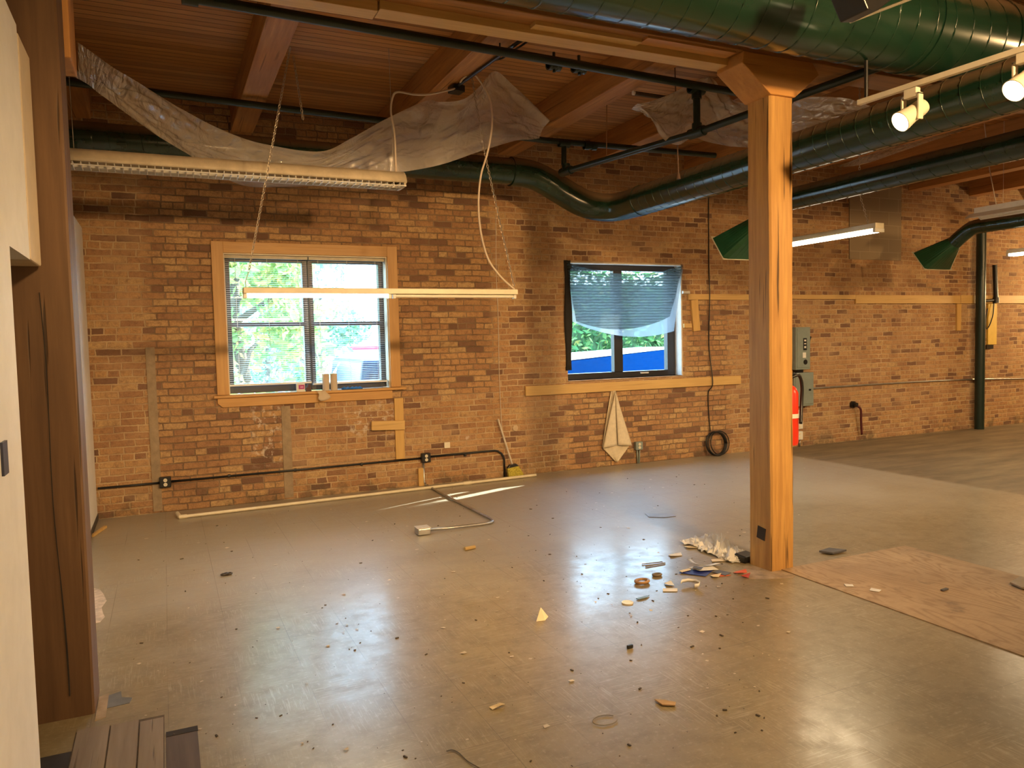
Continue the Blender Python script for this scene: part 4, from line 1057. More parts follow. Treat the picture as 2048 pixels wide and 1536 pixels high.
# dusty louvred fixture, unlit
fx0, fx1, fy, fz = -0.62, 1.885, 6.24, 2.895
la = thing('louvred_lamp', ((fx0 + fx1) / 2, fy, fz), 'long dusty louvred lamp, unlit, hanging under the plastic sheet', 'lamp')
m = MB()
prof = [(-0.10, 0.0), (-0.105, 0.02), (-0.085, 0.062), (-0.045, 0.095), (0.045, 0.095), (0.085, 0.062), (0.105, 0.02), (0.10, 0.0)]
m.grid([[(x, fy + a, fz + 0.028 + b) for a, b in prof] for x in [fx0 + (fx1 - fx0) * i / 10 for i in range(11)]])
m.build('housing', DUSTY, la, smooth='auto', solid=0.004)
m = MB()
for s in (-1, 1): m.box(fx0, fy + s * 0.098 - 0.004, fz, fx1, fy + s * 0.098 + 0.004, fz + (0.007 if s < 0 else 0.03))
n = 46
for i in range(n + 1):
    x = fx0 + 0.05 + (fx1 - fx0 - 0.1) * i / n
    m.box(x - 0.0025, fy - 0.094, fz + 0.001, x + 0.0025, fy + 0.094, fz + 0.028)
m.box(fx0, fy - 0.002, fz, fx1, fy + 0.002, fz + 0.028)
m.build('louvre', WHITE, la)
for x in (fx0, fx1):
    m = MB(); m.prism([(x - 0.006, fy + a, fz + 0.026 + b * 1.03) for a, b in prof] , (0.012, 0, 0)); m.box(x - 0.02 if x == fx1 else x, fy - 0.10, fz - 0.002, x if x == fx1 else x + 0.02, fy + 0.10, fz + 0.03); m.build('end_cap', DUSTY, la, bevel=0.004)
PW = plain('pale_wire', (0.5, 0.47, 0.4), 0.4)
m = MB(); m.tube([(fx0 + 0.11, fy, fz + 0.12), (fx0 + 0.10, fy, CZ)], 0.0022, 5); m.build('hanger_wire', PW, la)
m = MB(); m.tube([(fx1 - 0.075, fy, fz + 0.12), (fx1 - 0.085, fy, CZ)], 0.0022, 5); m.build('hanger_wire', PW, la)

TUBE_ON = emis('lit_tube', (1.0, 0.84, 0.60), 16.0)
TUBE_OFF = plain('unlit_tube', (0.80, 0.78, 0.70), 0.25, 0.03)
# half lit strip fixture on chains
sy, sz = 5.8, 1.985
sl = thing('strip_lamp', (1.62, sy, sz), 'eight foot strip lamp on chains before the cased window, left half lit', 'lamp')
sx0, sx1, smid = 0.54, 2.70, 1.625
m = MB(); m.box(sx0, sy - 0.045, sz, sx1, sy + 0.045, sz + 0.042); m.build('channel', CREAMW, sl, bevel=0.004)
m = MB(); m.tube([(sx0 + 0.03, sy - 0.005, sz - 0.014), (smid - 0.02, sy - 0.005, sz - 0.014)], 0.014, 14); m.build('lit_tube', TUBE_ON, sl, smooth='auto')
m = MB(); m.tube([(smid + 0.04, sy - 0.005, sz - 0.014), (sx1 - 0.03, sy - 0.005, sz - 0.014)], 0.014, 14); m.build('unlit_tube', TUBE_OFF, sl, smooth='auto')
for x in (sx0 + 0.012, smid - 0.008, smid + 0.028, sx1 - 0.015):
    m = MB(); m.box(x - 0.012, sy - 0.02, sz - 0.034, x + 0.012, sy + 0.02, sz); m.build('tube_holder', WHITE, sl, bevel=0.003)
add_light('strip_tube_light', 'AREA', (1.08, sy - 0.005, sz - 0.04), 14, (1.0, 0.78, 0.48), shape='RECTANGLE', size=1.05, size_y=0.03, aim=(0, 0, -1))
ct1, cb1 = Vector((0.929, 5.757, 3.750)), Vector((0.583, 5.800, 2.136))
m = chain([ct1, Vector((0.785, 5.800, 3.056)), cb1]); m.tube([cb1, (sx0 + 0.02, sy, sz + 0.09), (sx0 + 0.02, sy, sz + 0.03)], 0.003, 5)
q = ct1 + Vector((0.03, 0, -0.45)); 
tag(m.build('lamp_chain', CHAIN, origin=tuple(cb1)), 'long steel chain holding the lit end of the strip lamp', 'chain', 'chains of the strip lamp')
m = chain([ct1 + Vector((0.02, 0, -0.06)), ct1 + Vector((0.075, 0.01, -0.5))]); tag(m.build('loose_chain', CHAIN), 'short loose chain end dangling from the same joist hook as the left lamp chain', 'chain')
ct2 = Vector((2.390, 5.886, 3.750))
m = chain([ct2, Vector((2.393, 5.830, 3.558)), Vector((2.468, 5.820, 3.090)), Vector((2.685, 5.800, 2.058))]); tag(m.build('lamp_chain', CHAIN, origin=(2.6, 5.8, 2.1)), 'long steel chain holding the unlit end of the strip lamp', 'chain', 'chains of the strip lamp')

# lit strip lamp right of the column, running towards the camera
def strip_y(x, ya, yb, z, lab, lit=True, energy=30, ch=True):
    o = thing('tube_lamp', (x, (ya + yb) / 2, z), lab, 'lamp')
    m = MB(); m.box(x - 0.055, ya, z, x + 0.055, yb, z + 0.05); m.build('channel', CREAMW, o, bevel=0.004)
    for dx in (-0.04, 0.04):
        m = MB(); m.tube([(x + dx, ya + 0.04, z - 0.014), (x + dx, yb - 0.02, z - 0.014)], 0.018, 14); m.build('tube', TUBE_ON if lit else TUBE_OFF, o, smooth='auto')
    for yy in (ya, yb - 0.03):
        m = MB(); m.box(x - 0.06, yy, z - 0.034, x + 0.06, yy + 0.03, z); m.build('tube_holder', WHITE, o, bevel=0.003)
    if ch:
        m = chain([(x, ya + 0.12, z + 0.05), (x - 0.03, ya + 0.2, z + 0.35), (x - 0.03, ya + 0.2, CZ)], 0.03, 0.0025); m.build('chain', CHAIN, o)
    if lit: add_light('tube_lamp_light', 'AREA', (x, (ya + yb) / 2, z - 0.05), energy, (1.0, 0.78, 0.48), shape='RECTANGLE', size=0.1, size_y=yb - ya, aim=(0, 0, -1))
    return o
strip_y(6.0, 4.98, 6.2, 2.55, 'lit double tube lamp reaching out right of the orange column')
pE = (9.600, 6.089, 2.536)
strip_y(9.6, pE[1] - 1.22, pE[1], pE[2], 'lit tube lamp cut by the right edge near the standpipe', True, 30)
pD = (9.000, 6.154, 2.985)
dl = thing('reflector_lamp', (9.0, pD[1] - 0.6, pD[2]), 'unlit reflector lamp hanging over the flared hood at the right edge', 'lamp')
ya, yb, z = pD[1] - 1.25, pD[1], pD[2]
m = MB(); m.box(8.95, ya, z + 0.02, 9.05, yb - 0.05, z + 0.085); m.build('channel', WHITE, dl, bevel=0.004)
m = MB(); m.grid([[(9.0 + a, y, z + b) for a, b in ((-0.15, -0.04), (-0.05, 0.02), (0.05, 0.02), (0.15, -0.04))] for y in (ya, yb)]); m.build('reflector', WHITE, dl, solid=0.003)
for dx in (-0.06, 0.06):
    m = MB(); m.tube([(9.0 + dx, ya + 0.03, z - 0.018), (9.0 + dx, yb - 0.04, z - 0.018)], 0.018, 12); m.build('tube', TUBE_OFF, dl, smooth='auto')
m = MB(); m.tube([(8.98, yb - 0.3, z + 0.085), (8.93, yb - 0.25, z + 0.5), (8.9, yb - 0.2, CZ)], 0.006, 6); m.tube([(9.03, yb - 0.35, z + 0.085), (9.03, yb - 0.35, CZ)], 0.0025, 5); m.build('cable', CORDW, dl)

# track lighting
tA = Vector((3.810, 3.313, 2.960)); tB = Vector((3.871, 2.396, 2.960)); tB = tA + (tB - tA) * 1.6
tk = thing('light_track', tuple(tA), 'white lighting track hung right of the column under the big duct', 'light track')
d = (tB - tA).normalized()
mid = (tA + tB) / 2
ang = math.atan2(d.y, d.x)
m = MB(); m.obox(mid, ((tB - tA).length, 0.034, 0.03), (0, 0, ang)); m.build('track', CREAMW, tk, bevel=0.003)
q = tA + d * 0.05
m = MB(); m.tube([q, (q.x, q.y, 3.188)], 0.011, 8); m.build('hanger_rod', BLACK, tk)
BULB = emis('spot_bulb', (1.0, 0.80, 0.48), 22.0)
def head(pos, aim, lab):
    pos = Vector(pos); aim = Vector(aim).normalized()
    h = thing('track_spotlight', tuple(pos), lab, 'spotlight', 'white track spotlights')
    m = MB(); m.obox(pos - Vector((0, 0, 0.04)), (0.04, 0.075, 0.05), (0, 0, ang + math.pi / 2)); m.build('adapter', CREAMW, h, bevel=0.004)
    c = pos - Vector((0, 0, 0.15))
    m = MB(); m.box(c.x - 0.018, c.y - 0.055, c.z - 0.04, c.x + 0.018, c.y - 0.047, c.z + 0.10); m.box(c.x - 0.018, c.y + 0.047, c.z - 0.04, c.x + 0.018, c.y + 0.055, c.z + 0.10); m.box(c.x - 0.018, c.y - 0.055, c.z + 0.094, c.x + 0.018, c.y + 0.055, c.z + 0.102); m.build('yoke', CREAMW, h)
    m = MB(); m.lathe(c - aim * 0.085, aim, [(0, 0), (0, 0.040), (0.02, 0.045), (0.09, 0.046), (0.13, 0.052), (0.17, 0.058), (0.172, 0.054), (0.15, 0.050)], 28); m.build('shade', CREAMW, h, smooth='auto')
    m = MB(); m.lathe(c + aim * 0.062, aim, [(0, 0.050), (0.008, 0.044), (0.013, 0.028), (0.015, 0.0)], 24); m.build('bulb', BULB, h, smooth=True)
    add_light('spotlight_beam', 'SPOT', c + aim * 0.10, 150, (1.0, 0.66, 0.31), spot_size=1.5, spot_blend=0.8, shadow_soft_size=0.05, aim=aim)
    return h
head((3.797, 2.949, 2.945), (-0.78, 0.19, -0.52), 'white track spotlight nearer the column, aimed left and down')
head((3.837, 2.366, 2.945), (-0.76, 0.16, -0.58), 'white track spotlight at the right edge of the picture')

# --------------------------------------------------- plastic sheets
def sheet(name, tops, bots, lab, seed, n=14, fold=0.05):
    tp = smooth_path(tops, n); bt = smooth_path(bots, n)
    def resample(p, k):
        L = [0]
        for i in range(1, len(p)): L.append(L[-1] + (p[i] - p[i - 1]).length)
        out = []
        for i in range(k):
            d = L[-1] * i / (k - 1); j = 0
            while j < len(L) - 2 and L[j + 1] < d: j += 1
            f = (d - L[j]) / max(1e-6, L[j + 1] - L[j])
            out.append(p[j].lerp(p[j + 1], f))
        return out
    K = 190; tp = resample(tp, K); bt = resample(bt, K)
    rows = []
    NV = 44
    for i in range(NV + 1):
        v = i / NV; row = []
        for j in range(K):
            s = j / (K - 1)
            q = tp[j].lerp(bt[j], v)
            env = math.sin(math.pi * v)
            w = noise.noise(Vector((s * 5 + seed, v * 3, seed))) + 0.6 * noise.noise(Vector((s * 14, v * 2.0 + s * 9, seed * 2)))
            ridge = abs(noise.noise(Vector((s * 7 - v * 5, v * 1.5, seed + 5))))
            r2 = abs(noise.noise(Vector((s * 24 + v * 7 + seed, v * 3 - s * 6, seed + 9)))); w = w - 0.9 * r2
            q = q + Vector((0, fold * (w * (0.3 + env) + 1.6 * env - 1.2 * ridge), -0.5 * fold * env * (0.4 + w)))
            row.append(q)
        rows.append(row)
    m = MB(); m.grid(rows)
    return tag(m.build(name, PLASTIC, smooth=True), lab, 'plastic sheet')
sheet('plastic_sheet',
      [(-0.331, 4.600, 3.195), (-0.226, 5.200, 3.302), (-0.003, 5.900, 3.380), (0.448, 6.500, 3.331), (0.893, 6.750, 3.284), (1.317, 6.800, 3.280), (1.584, 6.800, 3.415), (1.879, 6.700, 3.582), (2.188, 6.500, 3.718), (2.256, 6.300, 3.659), (2.425, 6.200, 3.669), (2.590, 6.200, 3.806), (2.779, 6.300, 3.984), (3.018, 6.400, 3.881), (3.466, 6.600, 3.710)],
      [(-0.349, 4.600, 3.010), (-0.316, 5.000, 3.101), (-0.258, 5.400, 3.155), (-0.016, 5.900, 3.108), (0.327, 6.500, 3.050), (0.641, 6.750, 2.944), (0.968, 6.800, 2.954), (1.307, 6.800, 2.996), (1.650, 6.750, 3.087), (2.001, 6.700, 3.131), (2.311, 6.500, 3.177), (2.637, 6.350, 3.287), (2.959, 6.300, 3.394), (3.159, 6.400, 3.445), (3.303, 6.500, 3.491)],
      'big sagging plastic sheet slung from the left corner to the joists', 1.3)
sheet('plastic_sheet',
      [(3.753, 5.550, 3.590), (3.861, 5.500, 3.604), (4.036, 5.420, 3.674), (4.208, 5.370, 3.766), (4.387, 5.360, 3.818), (4.555, 5.400, 3.709), (4.864, 5.400, 3.664), (4.947, 4.950, 3.590), (5.248, 4.700, 3.549), (5.629, 4.700, 3.486)],
      [(3.807, 5.600, 3.593), (3.929, 5.600, 3.486), (4.042, 5.600, 3.347), (4.191, 5.600, 3.286), (4.382, 5.600, 3.373), (4.577, 5.600, 3.345), (4.806, 5.600, 3.329), (5.161, 5.600, 3.358), (5.271, 5.100, 3.388), (5.628, 4.750, 3.483)],
      'crumpled clear plastic sheet hanging behind the top of the column', 4.1, fold=0.05)
sheet('plastic_sheet',
      [(6.849, 6.200, 3.447), (7.309, 6.200, 3.602), (8.208, 6.200, 3.904), (9.186, 6.200, 4.160)],
      [(6.924, 6.200, 3.430), (7.271, 6.200, 3.500), (8.125, 6.200, 3.770), (9.187, 6.200, 4.100)],
      'small loose flap of plastic below the long green duct at right', 8.2, fold=0.03)

# --------------------------------------------------- things on the floor
PVCa, PVCb = Vector((0.074, 7.762, 0.018)), Vector((3.926, 7.986, 0.018))
pv = thing('pvc_pipe', tuple((PVCa + PVCb) / 2), 'long cream plastic pipe lying along the foot of the brick wall', 'pipe')
m = MB(); m.tube([PVCa, PVCb], 0.016, 14); m.build('pipe', PVC, pv, smooth='auto')
m = MB(); m.tube([PVCa + Vector((-0.01, 0, 0)), PVCa + Vector((0.06, 0.004, 0))], 0.021, 14); m.tube([PVCa, PVCa + Vector((-0.02, 0.14, 0.01))], 0.019, 12); m.build('elbow', PVC, pv, smooth='auto')
q = PVCa.lerp(PVCb, 0.77)
m = MB(); m.tube([q - Vector((0.05, 0, 0)), q + Vector((0.05, 0.003, 0))], 0.021, 14); m.build('coupling', PVC, pv, smooth='auto')
fb = thing('floor_conduit', (2.0, 6.1, 0), 'steel conduit bent across the floor to a square steel box', 'conduit')
pts = [(2.62, 8.10, 0.012), (2.60, 7.6, 0.014), (2.605, 6.30, 0.014), (2.602, 6.20, 0.014), (2.58, 6.13, 0.014), (2.54, 6.09, 0.014), (2.48, 6.075, 0.016), (2.2, 6.065, 0.022), (1.96, 6.06, 0.03)]
m = MB(); m.tube(pts, 0.0115, 10); m.build('pipe', STEEL, fb, smooth=True)
m = MB(); m.box(1.855, 6.005, 0.004, 1.965, 6.115, 0.058); m.build('box', STEEL, fb, bevel=0.008)
m = MB(); m.box(1.852, 6.002, 0.058, 1.968, 6.118, 0.064); m.build('cover', plain('zinc_cover', (0.62, 0.58, 0.52), 0.5), fb, bevel=0.003)
bm_ = thing('broom', (3.66, 8.05, 0), 'short broom with yellow bristles leaning on the brick by the conduit bend', 'broom')
p0 = Vector((3.519, 8.130, 0.694)); p1 = Vector((3.66, 8.07, 0.155))
m = MB(); m.tube([p0, p1], 0.012, 10); m.build('handle', plain('pale_broom_handle', (0.66, 0.58, 0.48), 0.5), bm_, smooth='auto')
m = MB(); m.prism([(3.585, 8.04, 0.115), (3.735, 8.04, 0.135), (3.70, 8.04, 0.165), (3.62, 8.04, 0.155)], (0, 0.045, 0)); m.build('block', BLACK, bm_, bevel=0.006)
m = MB(); m.prism([(3.588, 8.042, 0.118), (3.732, 8.042, 0.136), (3.80, 8.03, 0.012), (3.60, 8.03, 0.008)], (0, 0.04, 0)); m.build('bristles', BRISTLE, bm_)
# hanging cloth, kite shaped
ct = thing('hanging_cloth', (5.1, YW - 0.03, 0.05), 'cream canvas cloth hung by one corner below the bare window', 'cloth')
m = MB(); rows = []
for i in range(31):
    t = i / 30
    z = 0.95 - 0.90 * t
    if t < 0.77: hw_ = 0.022 + 0.175 * (t / 0.77) ** 0.9
    else: hw_ = 0.197 * (1 - (t - 0.77) / 0.23) + 0.012
    cx = 5.10 + 0.035 * t
    row = []
    for j in range(17):
        s = -1 + 2 * j / 16
        y = YW - 0.035 - 0.018 * math.cos(s * 4.5 + 0.7) * (1 - 0.5 * t) - (0.02 if 0.0 < s < 0.4 else 0) * (1 - t)
        row.append((cx + s * hw_, y, z))
    rows.append(row)
m.grid(rows); m.build('back_layer', CANVAS, ct, smooth=True, solid=0.004)
for sgn, a, b in ((-1, -0.205, 0.015), (1, 0.03, 0.215)):
    m = MB(); rows = []
    for i in range(21):
        t = i / 20; z = 0.945 - 0.68 * t
        xa = 5.10 + (a if sgn < 0 else 0.01) * t ** 0.95 + 0.022 * t; xb = 5.10 + (b if sgn > 0 else -0.005) * t ** 0.95 + 0.022 * t
        rows.append([(xa + (xb - xa) * j / 6, YW - 0.068 - 0.012 * math.sin(math.pi * j / 6) - (0.006 if sgn > 0 else 0), z - 0.02 * (j / 6 if sgn > 0 else 1 - j / 6)) for j in range(7)])
    m.grid(rows); m.build('fold', CANVAS, ct, smooth=True, solid=0.004)

# litter
def flat(name, pts, mat, lab, cat, th=0.002, lift=0.002, curl=0.0, grp=None):
    cx = sum(p[0] for p in pts) / len(pts); cy = sum(p[1] for p in pts) / len(pts)
    m = MB(); n = len(pts)
    vs = [(cx, cy, lift + th)] ; vs += [(p[0], p[1], lift + th + curl * (i % 2)) for i, p in enumerate(pts)]
    m.add(vs, [(0, i + 1, (i + 1) % n + 1) for i in range(n)])
    o = m.build(name, mat, solid=th)
    return tag(o, lab, cat, grp)
def G(*p): return p
heap = thing('paper_heap', (3.7, 4.4, 0), 'crumpled white paper and black wrap heaped against the foot of the column', 'paper')
def crumple(c, sx_, sy_, sz_, seed):
    m = MB(); rows = []
    for i in range(27):
        row = []
        for j in range(31):
            a, b = i / 26 - 0.5, j / 30 - 0.5
            z = 0.35 + 0.5 * noise.noise(Vector((a * 3 + seed, b * 3, seed))) - 0.7 * abs(noise.noise(Vector((a * 6, b * 6, seed)))) + 0.35 * noise.noise(Vector((a * 14, b * 14, seed)))
            edge = 1 - 3.2 * max(abs(a), abs(b)) ** 2
            row.append((c[0] + b * sx_ + 0.03 * noise.noise(Vector((a * 6, b * 6, seed + 2))), c[1] + a * sy_ + 0.03 * noise.noise(Vector((a * 6, b * 6, seed + 4))), 0.006 + max(0, z * sz_ * max(0.1, edge))))
        rows.append(row)
    return m.grid(rows)
crumple((3.72, 4.62), 0.26, 0.34, 0.15, 2.0).build('crumpled_sheet', PAPER, heap, solid=0.002)
crumple((3.70, 4.40), 0.24, 0.24, 0.19, 6.0).build('crumpled_sheet', PAPER, heap, solid=0.002)
m = MB(); m.obox((3.70, 4.18, 0.028), (0.13, 0.10, 0.05), (0.1, 0, 0.2)); m.build('black_wrap', BLACK, heap, bevel=0.01)
crumple((3.66, 4.25), 0.18, 0.16, 0.15, 9.0).build('crumpled_sheet', PAPER, heap, solid=0.002)
flat('paper_scrap', [(3.547, 4.683, 0.000), (3.654, 4.638, 0.000), (3.626, 4.590, 0.000), (3.528, 4.614, 0.000)], CREAMP, 'thin cream paper strip lying left of the paper heap', 'paper', curl=0.012)
flat('paper_scrap', [(3.503, 4.313, 0.000), (3.621, 4.276, 0.000), (3.586, 4.224, 0.000), (3.462, 4.251, 0.000)], CREAMP, 'cream paper strip in front of the paper heap', 'paper', curl=0.006)
flat('paper_scrap', [(3.596, 4.247, 0.000), (3.683, 4.227, 0.000), (3.632, 4.157, 0.000), (3.557, 4.185, 0.000)], PAPER, 'small torn white paper touching the column side of the cream strip', 'paper', curl=0.014)
m = MB(); a = [Vector((3.346, 4.361, 0.010)), Vector((3.311, 4.248, 0.012)), Vector((3.339, 4.148, 0.020)), Vector((3.461, 4.186, 0.010))]
rows = [[p + Vector((0, 0.03, 0.0)), p + Vector((0, -0.02, 0.012))] for p in smooth_path(a, 6)]; m.grid(rows)
tag(m.build('paper_strip', PAPER, smooth=True, solid=0.002), 'curved white paper strip between the heap and the blue folder', 'paper')
flat('blue_folder', [(3.113, 4.166, 0.000), (3.213, 4.188, 0.000), (3.360, 4.107, 0.000), (3.219, 4.021, 0.000)], plain('deep_blue_print', (0.02, 0.035, 0.22), 0.4), 'deep blue folder lying flat left of the column', 'folder', th=0.003)
flat('paper_scrap', [(3.228, 4.219, 0.000), (3.381, 4.174, 0.000), (3.380, 4.083, 0.000), (3.235, 4.099, 0.000)], PAPER, 'white torn page on top of the blue folder', 'paper', lift=0.008, curl=0.01)
flat('grey_booklet', [(3.257, 4.190, 0.000), (3.299, 4.141, 0.000), (3.248, 4.104, 0.000), (3.219, 4.159, 0.000)], DARKSLATE, 'small dark grey booklet on the torn page', 'booklet', lift=0.022)
flat('paper_scrap', [(3.126, 4.184, -0.000), (3.220, 4.197, 0.000), (3.211, 4.164, 0.000), (3.123, 4.148, 0.000)], CREAMP, 'cream card on the left corner of the blue folder', 'paper', lift=0.010)
flat('slate_booklet', [(3.313, 4.069, 0.000), (3.380, 4.083, 0.000), (3.416, 3.999, 0.000), (3.341, 3.966, 0.000)], DARKSLATE, 'dark slate booklet right of the blue folder', 'booklet', th=0.004)
flat('orange_wrapper', [(3.287, 4.033, 0.000), (3.345, 4.026, 0.000), (3.380, 3.957, 0.000), (3.279, 3.988, 0.000)], plain('orange_print', (0.70, 0.13, 0.03), 0.4), 'orange wrapper under the dark slate booklet', 'wrapper', lift=0.001)
flat('orange_wrapper', [(3.435, 4.002, -0.000), (3.541, 3.994, 0.000), (3.516, 3.957, 0.000), (3.431, 3.953, 0.000)], plain('orange_red_print', (0.72, 0.11, 0.03), 0.4), 'orange red wrapper nearest the column foot', 'wrapper', curl=0.01)
flat('orange_wrapper', [(3.443, 3.922, -0.000), (3.506, 3.912, 0.000), (3.443, 3.861, 0.000), (3.408, 3.893, 0.000)], plain('scarlet_print', (0.62, 0.07, 0.02), 0.4), 'small scarlet scrap in front of the orange red wrapper', 'wrapper', curl=0.012)
flat('paper_scrap', [(3.262, 4.022, 0.000), (3.332, 3.996, 0.000), (3.287, 3.971, 0.000), (3.235, 3.964, 0.000)], CREAMP, 'cream folded card in front of the dark slate booklet', 'paper', curl=0.012)
fc = thing('folded_card', (1.914, 3.849, 0.000), 'cream folded card standing like a tent in the middle of the floor', 'card')
p = Vector((1.914, 3.849, 0.000))
m = MB(); m.add([p + Vector((-0.05, -0.02, 0.001)), p + Vector((0.0, -0.03, 0.001)), p + Vector((0.0, 0.02, 0.062))], [(0, 1, 2)]); m.build('left_leaf', CREAMP, fc, solid=0.002)
m = MB(); m.add([p + Vector((0.0, -0.03, 0.001)), p + Vector((0.045, 0.015, 0.001)), p + Vector((0.0, 0.02, 0.062))], [(0, 1, 2)]); m.build('right_leaf', CREAMP, fc, solid=0.002)
flat('card_scrap', [(2.826, 3.956, 0.000), (2.908, 3.910, 0.000), (2.873, 3.864, 0.000), (2.794, 3.907, 0.000)], PAPER, 'white rectangular card left of the bent paper curl', 'paper')
flat('card_scrap', [(2.893, 4.033, 0.000), (2.944, 4.028, 0.000), (2.928, 3.968, 0.000), (2.877, 3.973, 0.000)], PAPER, 'white crumpled scrap just behind the white rectangular card', 'paper', curl=0.012)
m = MB(); p = Vector((2.999, 3.896, 0.006)); pts = [p + Vector((0.06 * math.cos(a), 0.06 * math.sin(a), 0.012)) for a in (2.6, 2.0, 1.2, 0.3, -0.5, -1.2, -1.8)]
m.grid([[q, q + Vector((0, 0, 0.022))] for q in pts]); tag(m.build('paper_curl', PAPER, smooth=True, solid=0.0015), 'bent white paper curl right of the white rectangular card', 'paper')
m = MB(); p = (2.488, 3.843, 0.000); m.lathe(p, (0, 0, 1), [(0, 0.0), (0, 0.034), (0.006, 0.036), (0.006, 0.031), (0.003, 0.029), (0.003, 0.0)], 24); tag(m.build('jar_lid', PAPER, smooth='auto'), 'round white lid lying on the floor', 'lid')
m = MB(); p = Vector((2.779, 4.116, 0.014)); m.tube([p + Vector((0.045 * math.cos(a), 0.035 * math.sin(a), 0)) for a in [2 * math.pi * i / 24 for i in range(25)]], [0.010] * 25, 8, caps=False); tag(m.build('tape_ring', plain('brown_tape', (0.36, 0.21, 0.10), 0.4), smooth=True), 'brown ring of tape on the bright floor patch', 'tape')
m = MB(); p = Vector((2.952, 4.193, 0.010)); m.tube([p + Vector((0.03 * math.cos(a), 0.02 * math.sin(a), 0)) for a in [2 * math.pi * i / 20 for i in range(21)]], [0.008] * 21, 8, caps=False); tag(m.build('tape_ring', plain('dark_tape', (0.16, 0.12, 0.07), 0.4), smooth=True), 'smaller dark ring of tape behind the brown one', 'tape')
flat('green_shard', [(2.568, 3.871, 0.000), (2.677, 3.885, 0.000), (2.637, 3.854, 0.000), (2.574, 3.847, 0.000)], plain('dull_green_shard', (0.12, 0.15, 0.10), 0.4), 'dull green triangular shard right of the round white lid', 'scrap', th=0.004)
m = MB(); a = Vector((2.996, 4.391, 0.006)); b = Vector((3.163, 4.394, 0.006)); m.tube([a, b], 0.005, 6); m.tube([a + Vector((0.01, 0.06, 0)), b + Vector((0.0, 0.03, 0))], 0.004, 6); tag(m.build('thin_sticks', plain('grey_stick', (0.22, 0.20, 0.15), 0.8)), 'pair of thin sticks on the floor behind the tape rings', 'stick')
flat('paper_scrap', [(3.306, 4.554, 0.000), (3.412, 4.540, 0.000), (3.386, 4.494, 0.000), (3.294, 4.502, 0.000)], PAPER, 'white paper scrap between the thin sticks and the paper heap', 'paper', curl=0.008)
m = MB(); p = Vector((2.083, 5.417, 0.014)); m.tube([p + Vector((-0.045, -0.006, 0)), p + Vector((0.045, 0.012, 0))], 0.014, 10); tag(m.build('cork_piece', plain('tan_cork', (0.52, 0.36, 0.15), 0.8)), 'tan stubby cork piece in front of the steel floor box', 'cork')
m = MB(); p = Vector((2.125, 3.265, 0.010)); m.obox(p, (0.035, 0.014, 0.018), (0, 0, 0.1)); tag(m.build('black_clip', BLACK, bevel=0.003), 'tiny black clip on the open floor left of the column', 'clip')
flat('wood_chip', [(1.902, 2.732, 0.000), (1.937, 2.704, 0.000), (1.969, 2.667, 0.000), (1.948, 2.646, 0.000), (1.903, 2.675, 0.000)], CARD, 'brown torn cardboard chip on the near floor', 'cardboard', th=0.005)
flat('paper_scrap', [(1.226, 3.009, 0.000), (1.273, 2.995, 0.000), (1.300, 3.002, 0.000), (1.275, 2.978, 0.000), (1.231, 2.981, 0.000)], CREAMP, 'cream curled scrap on the near floor left of the cardboard chip', 'paper', curl=0.015)
m = MB()
for k, (dx, dy) in enumerate(((-0.02, 0), (0.02, 0.005), (0.0, 0.012))):
    p = Vector((0.335, 5.640, 0.012)) + Vector((dx, dy, 0)); m.tube([p + Vector((0.016 * math.cos(a), 0.016 * math.sin(a), 0)) for a in [2 * math.pi * i / 12 for i in range(13)]], [0.006] * 13, 6, caps=False)
tag(m.build('metal_clamp', plain('dark_clamp', (0.08, 0.07, 0.06), 0.4, metal=0.6), smooth=True), 'small dark metal clamp on the floor below the cased window', 'clamp')
flat('slate_tile', [(4.286, 4.065, 0.000), (4.409, 4.087, 0.000), (4.476, 3.989, 0.000), (4.332, 3.980, 0.000)], DARKSLATE, 'dark slate tile fragment at the back edge of the plywood', 'tile', th=0.012, lift=0.004)
flat('card_scrap', [(3.869, 3.467, 0.006), (3.907, 3.434, 0.006), (3.883, 3.403, 0.006), (3.841, 3.426, 0.006)], PAPER, 'white card scrap on the plywood, nearer the column', 'paper', lift=0.008)
flat('card_scrap', [(3.951, 3.333, 0.006), (3.975, 3.276, 0.006), (3.931, 3.258, 0.006), (3.904, 3.304, 0.006)], PAPER, 'white card scrap on the plywood, farther from the column', 'paper', lift=0.008)
m = MB(); p = Vector((4.306, 3.097, 0.012)); m.obox(p, (0.06, 0.02, 0.010), (0, 0, 0.1)); tag(m.build('dark_chip', DARKSLATE, bevel=0.003), 'dark narrow chip lying on the plywood', 'chip')
flat('tile_fragment', [(4.745, 2.975, 0.000), (4.914, 3.019, 0.000), (4.928, 2.965, 0.000), (4.743, 2.847, -0.000), (4.710, 2.886, 0.000)], plain('grey_tile_piece', (0.34, 0.28, 0.20), 0.6), 'broken grey tile fragment at the right edge of the plywood', 'tile', th=0.010, lift=0.01)
flat('grey_scrap', [(3.921, 5.744, 0.000), (4.130, 5.622, 0.000), (4.102, 5.525, 0.000), (3.984, 5.527, 0.000), (3.874, 5.613, 0.000)], plain('grey_film', (0.30, 0.27, 0.25), 0.5), 'flat torn grey film on the bluish floor below the bare window', 'scrap')
m = MB(); a = Vector((1.592, 2.751, 0.004))
ring = [Vector((1.616, 2.681, 0.004)) + Vector((0.055 * math.cos(t), 0.04 * math.sin(t), 0)) for t in [0.4 + 5.4 * i / 24 for i in range(25)]]
m.tube(ring, 0.0018, 5); tag(m.build('wire_loop', plain('dull_wire', (0.25, 0.20, 0.10), 0.5)), 'thin wire loop lying on the near floor', 'wire')
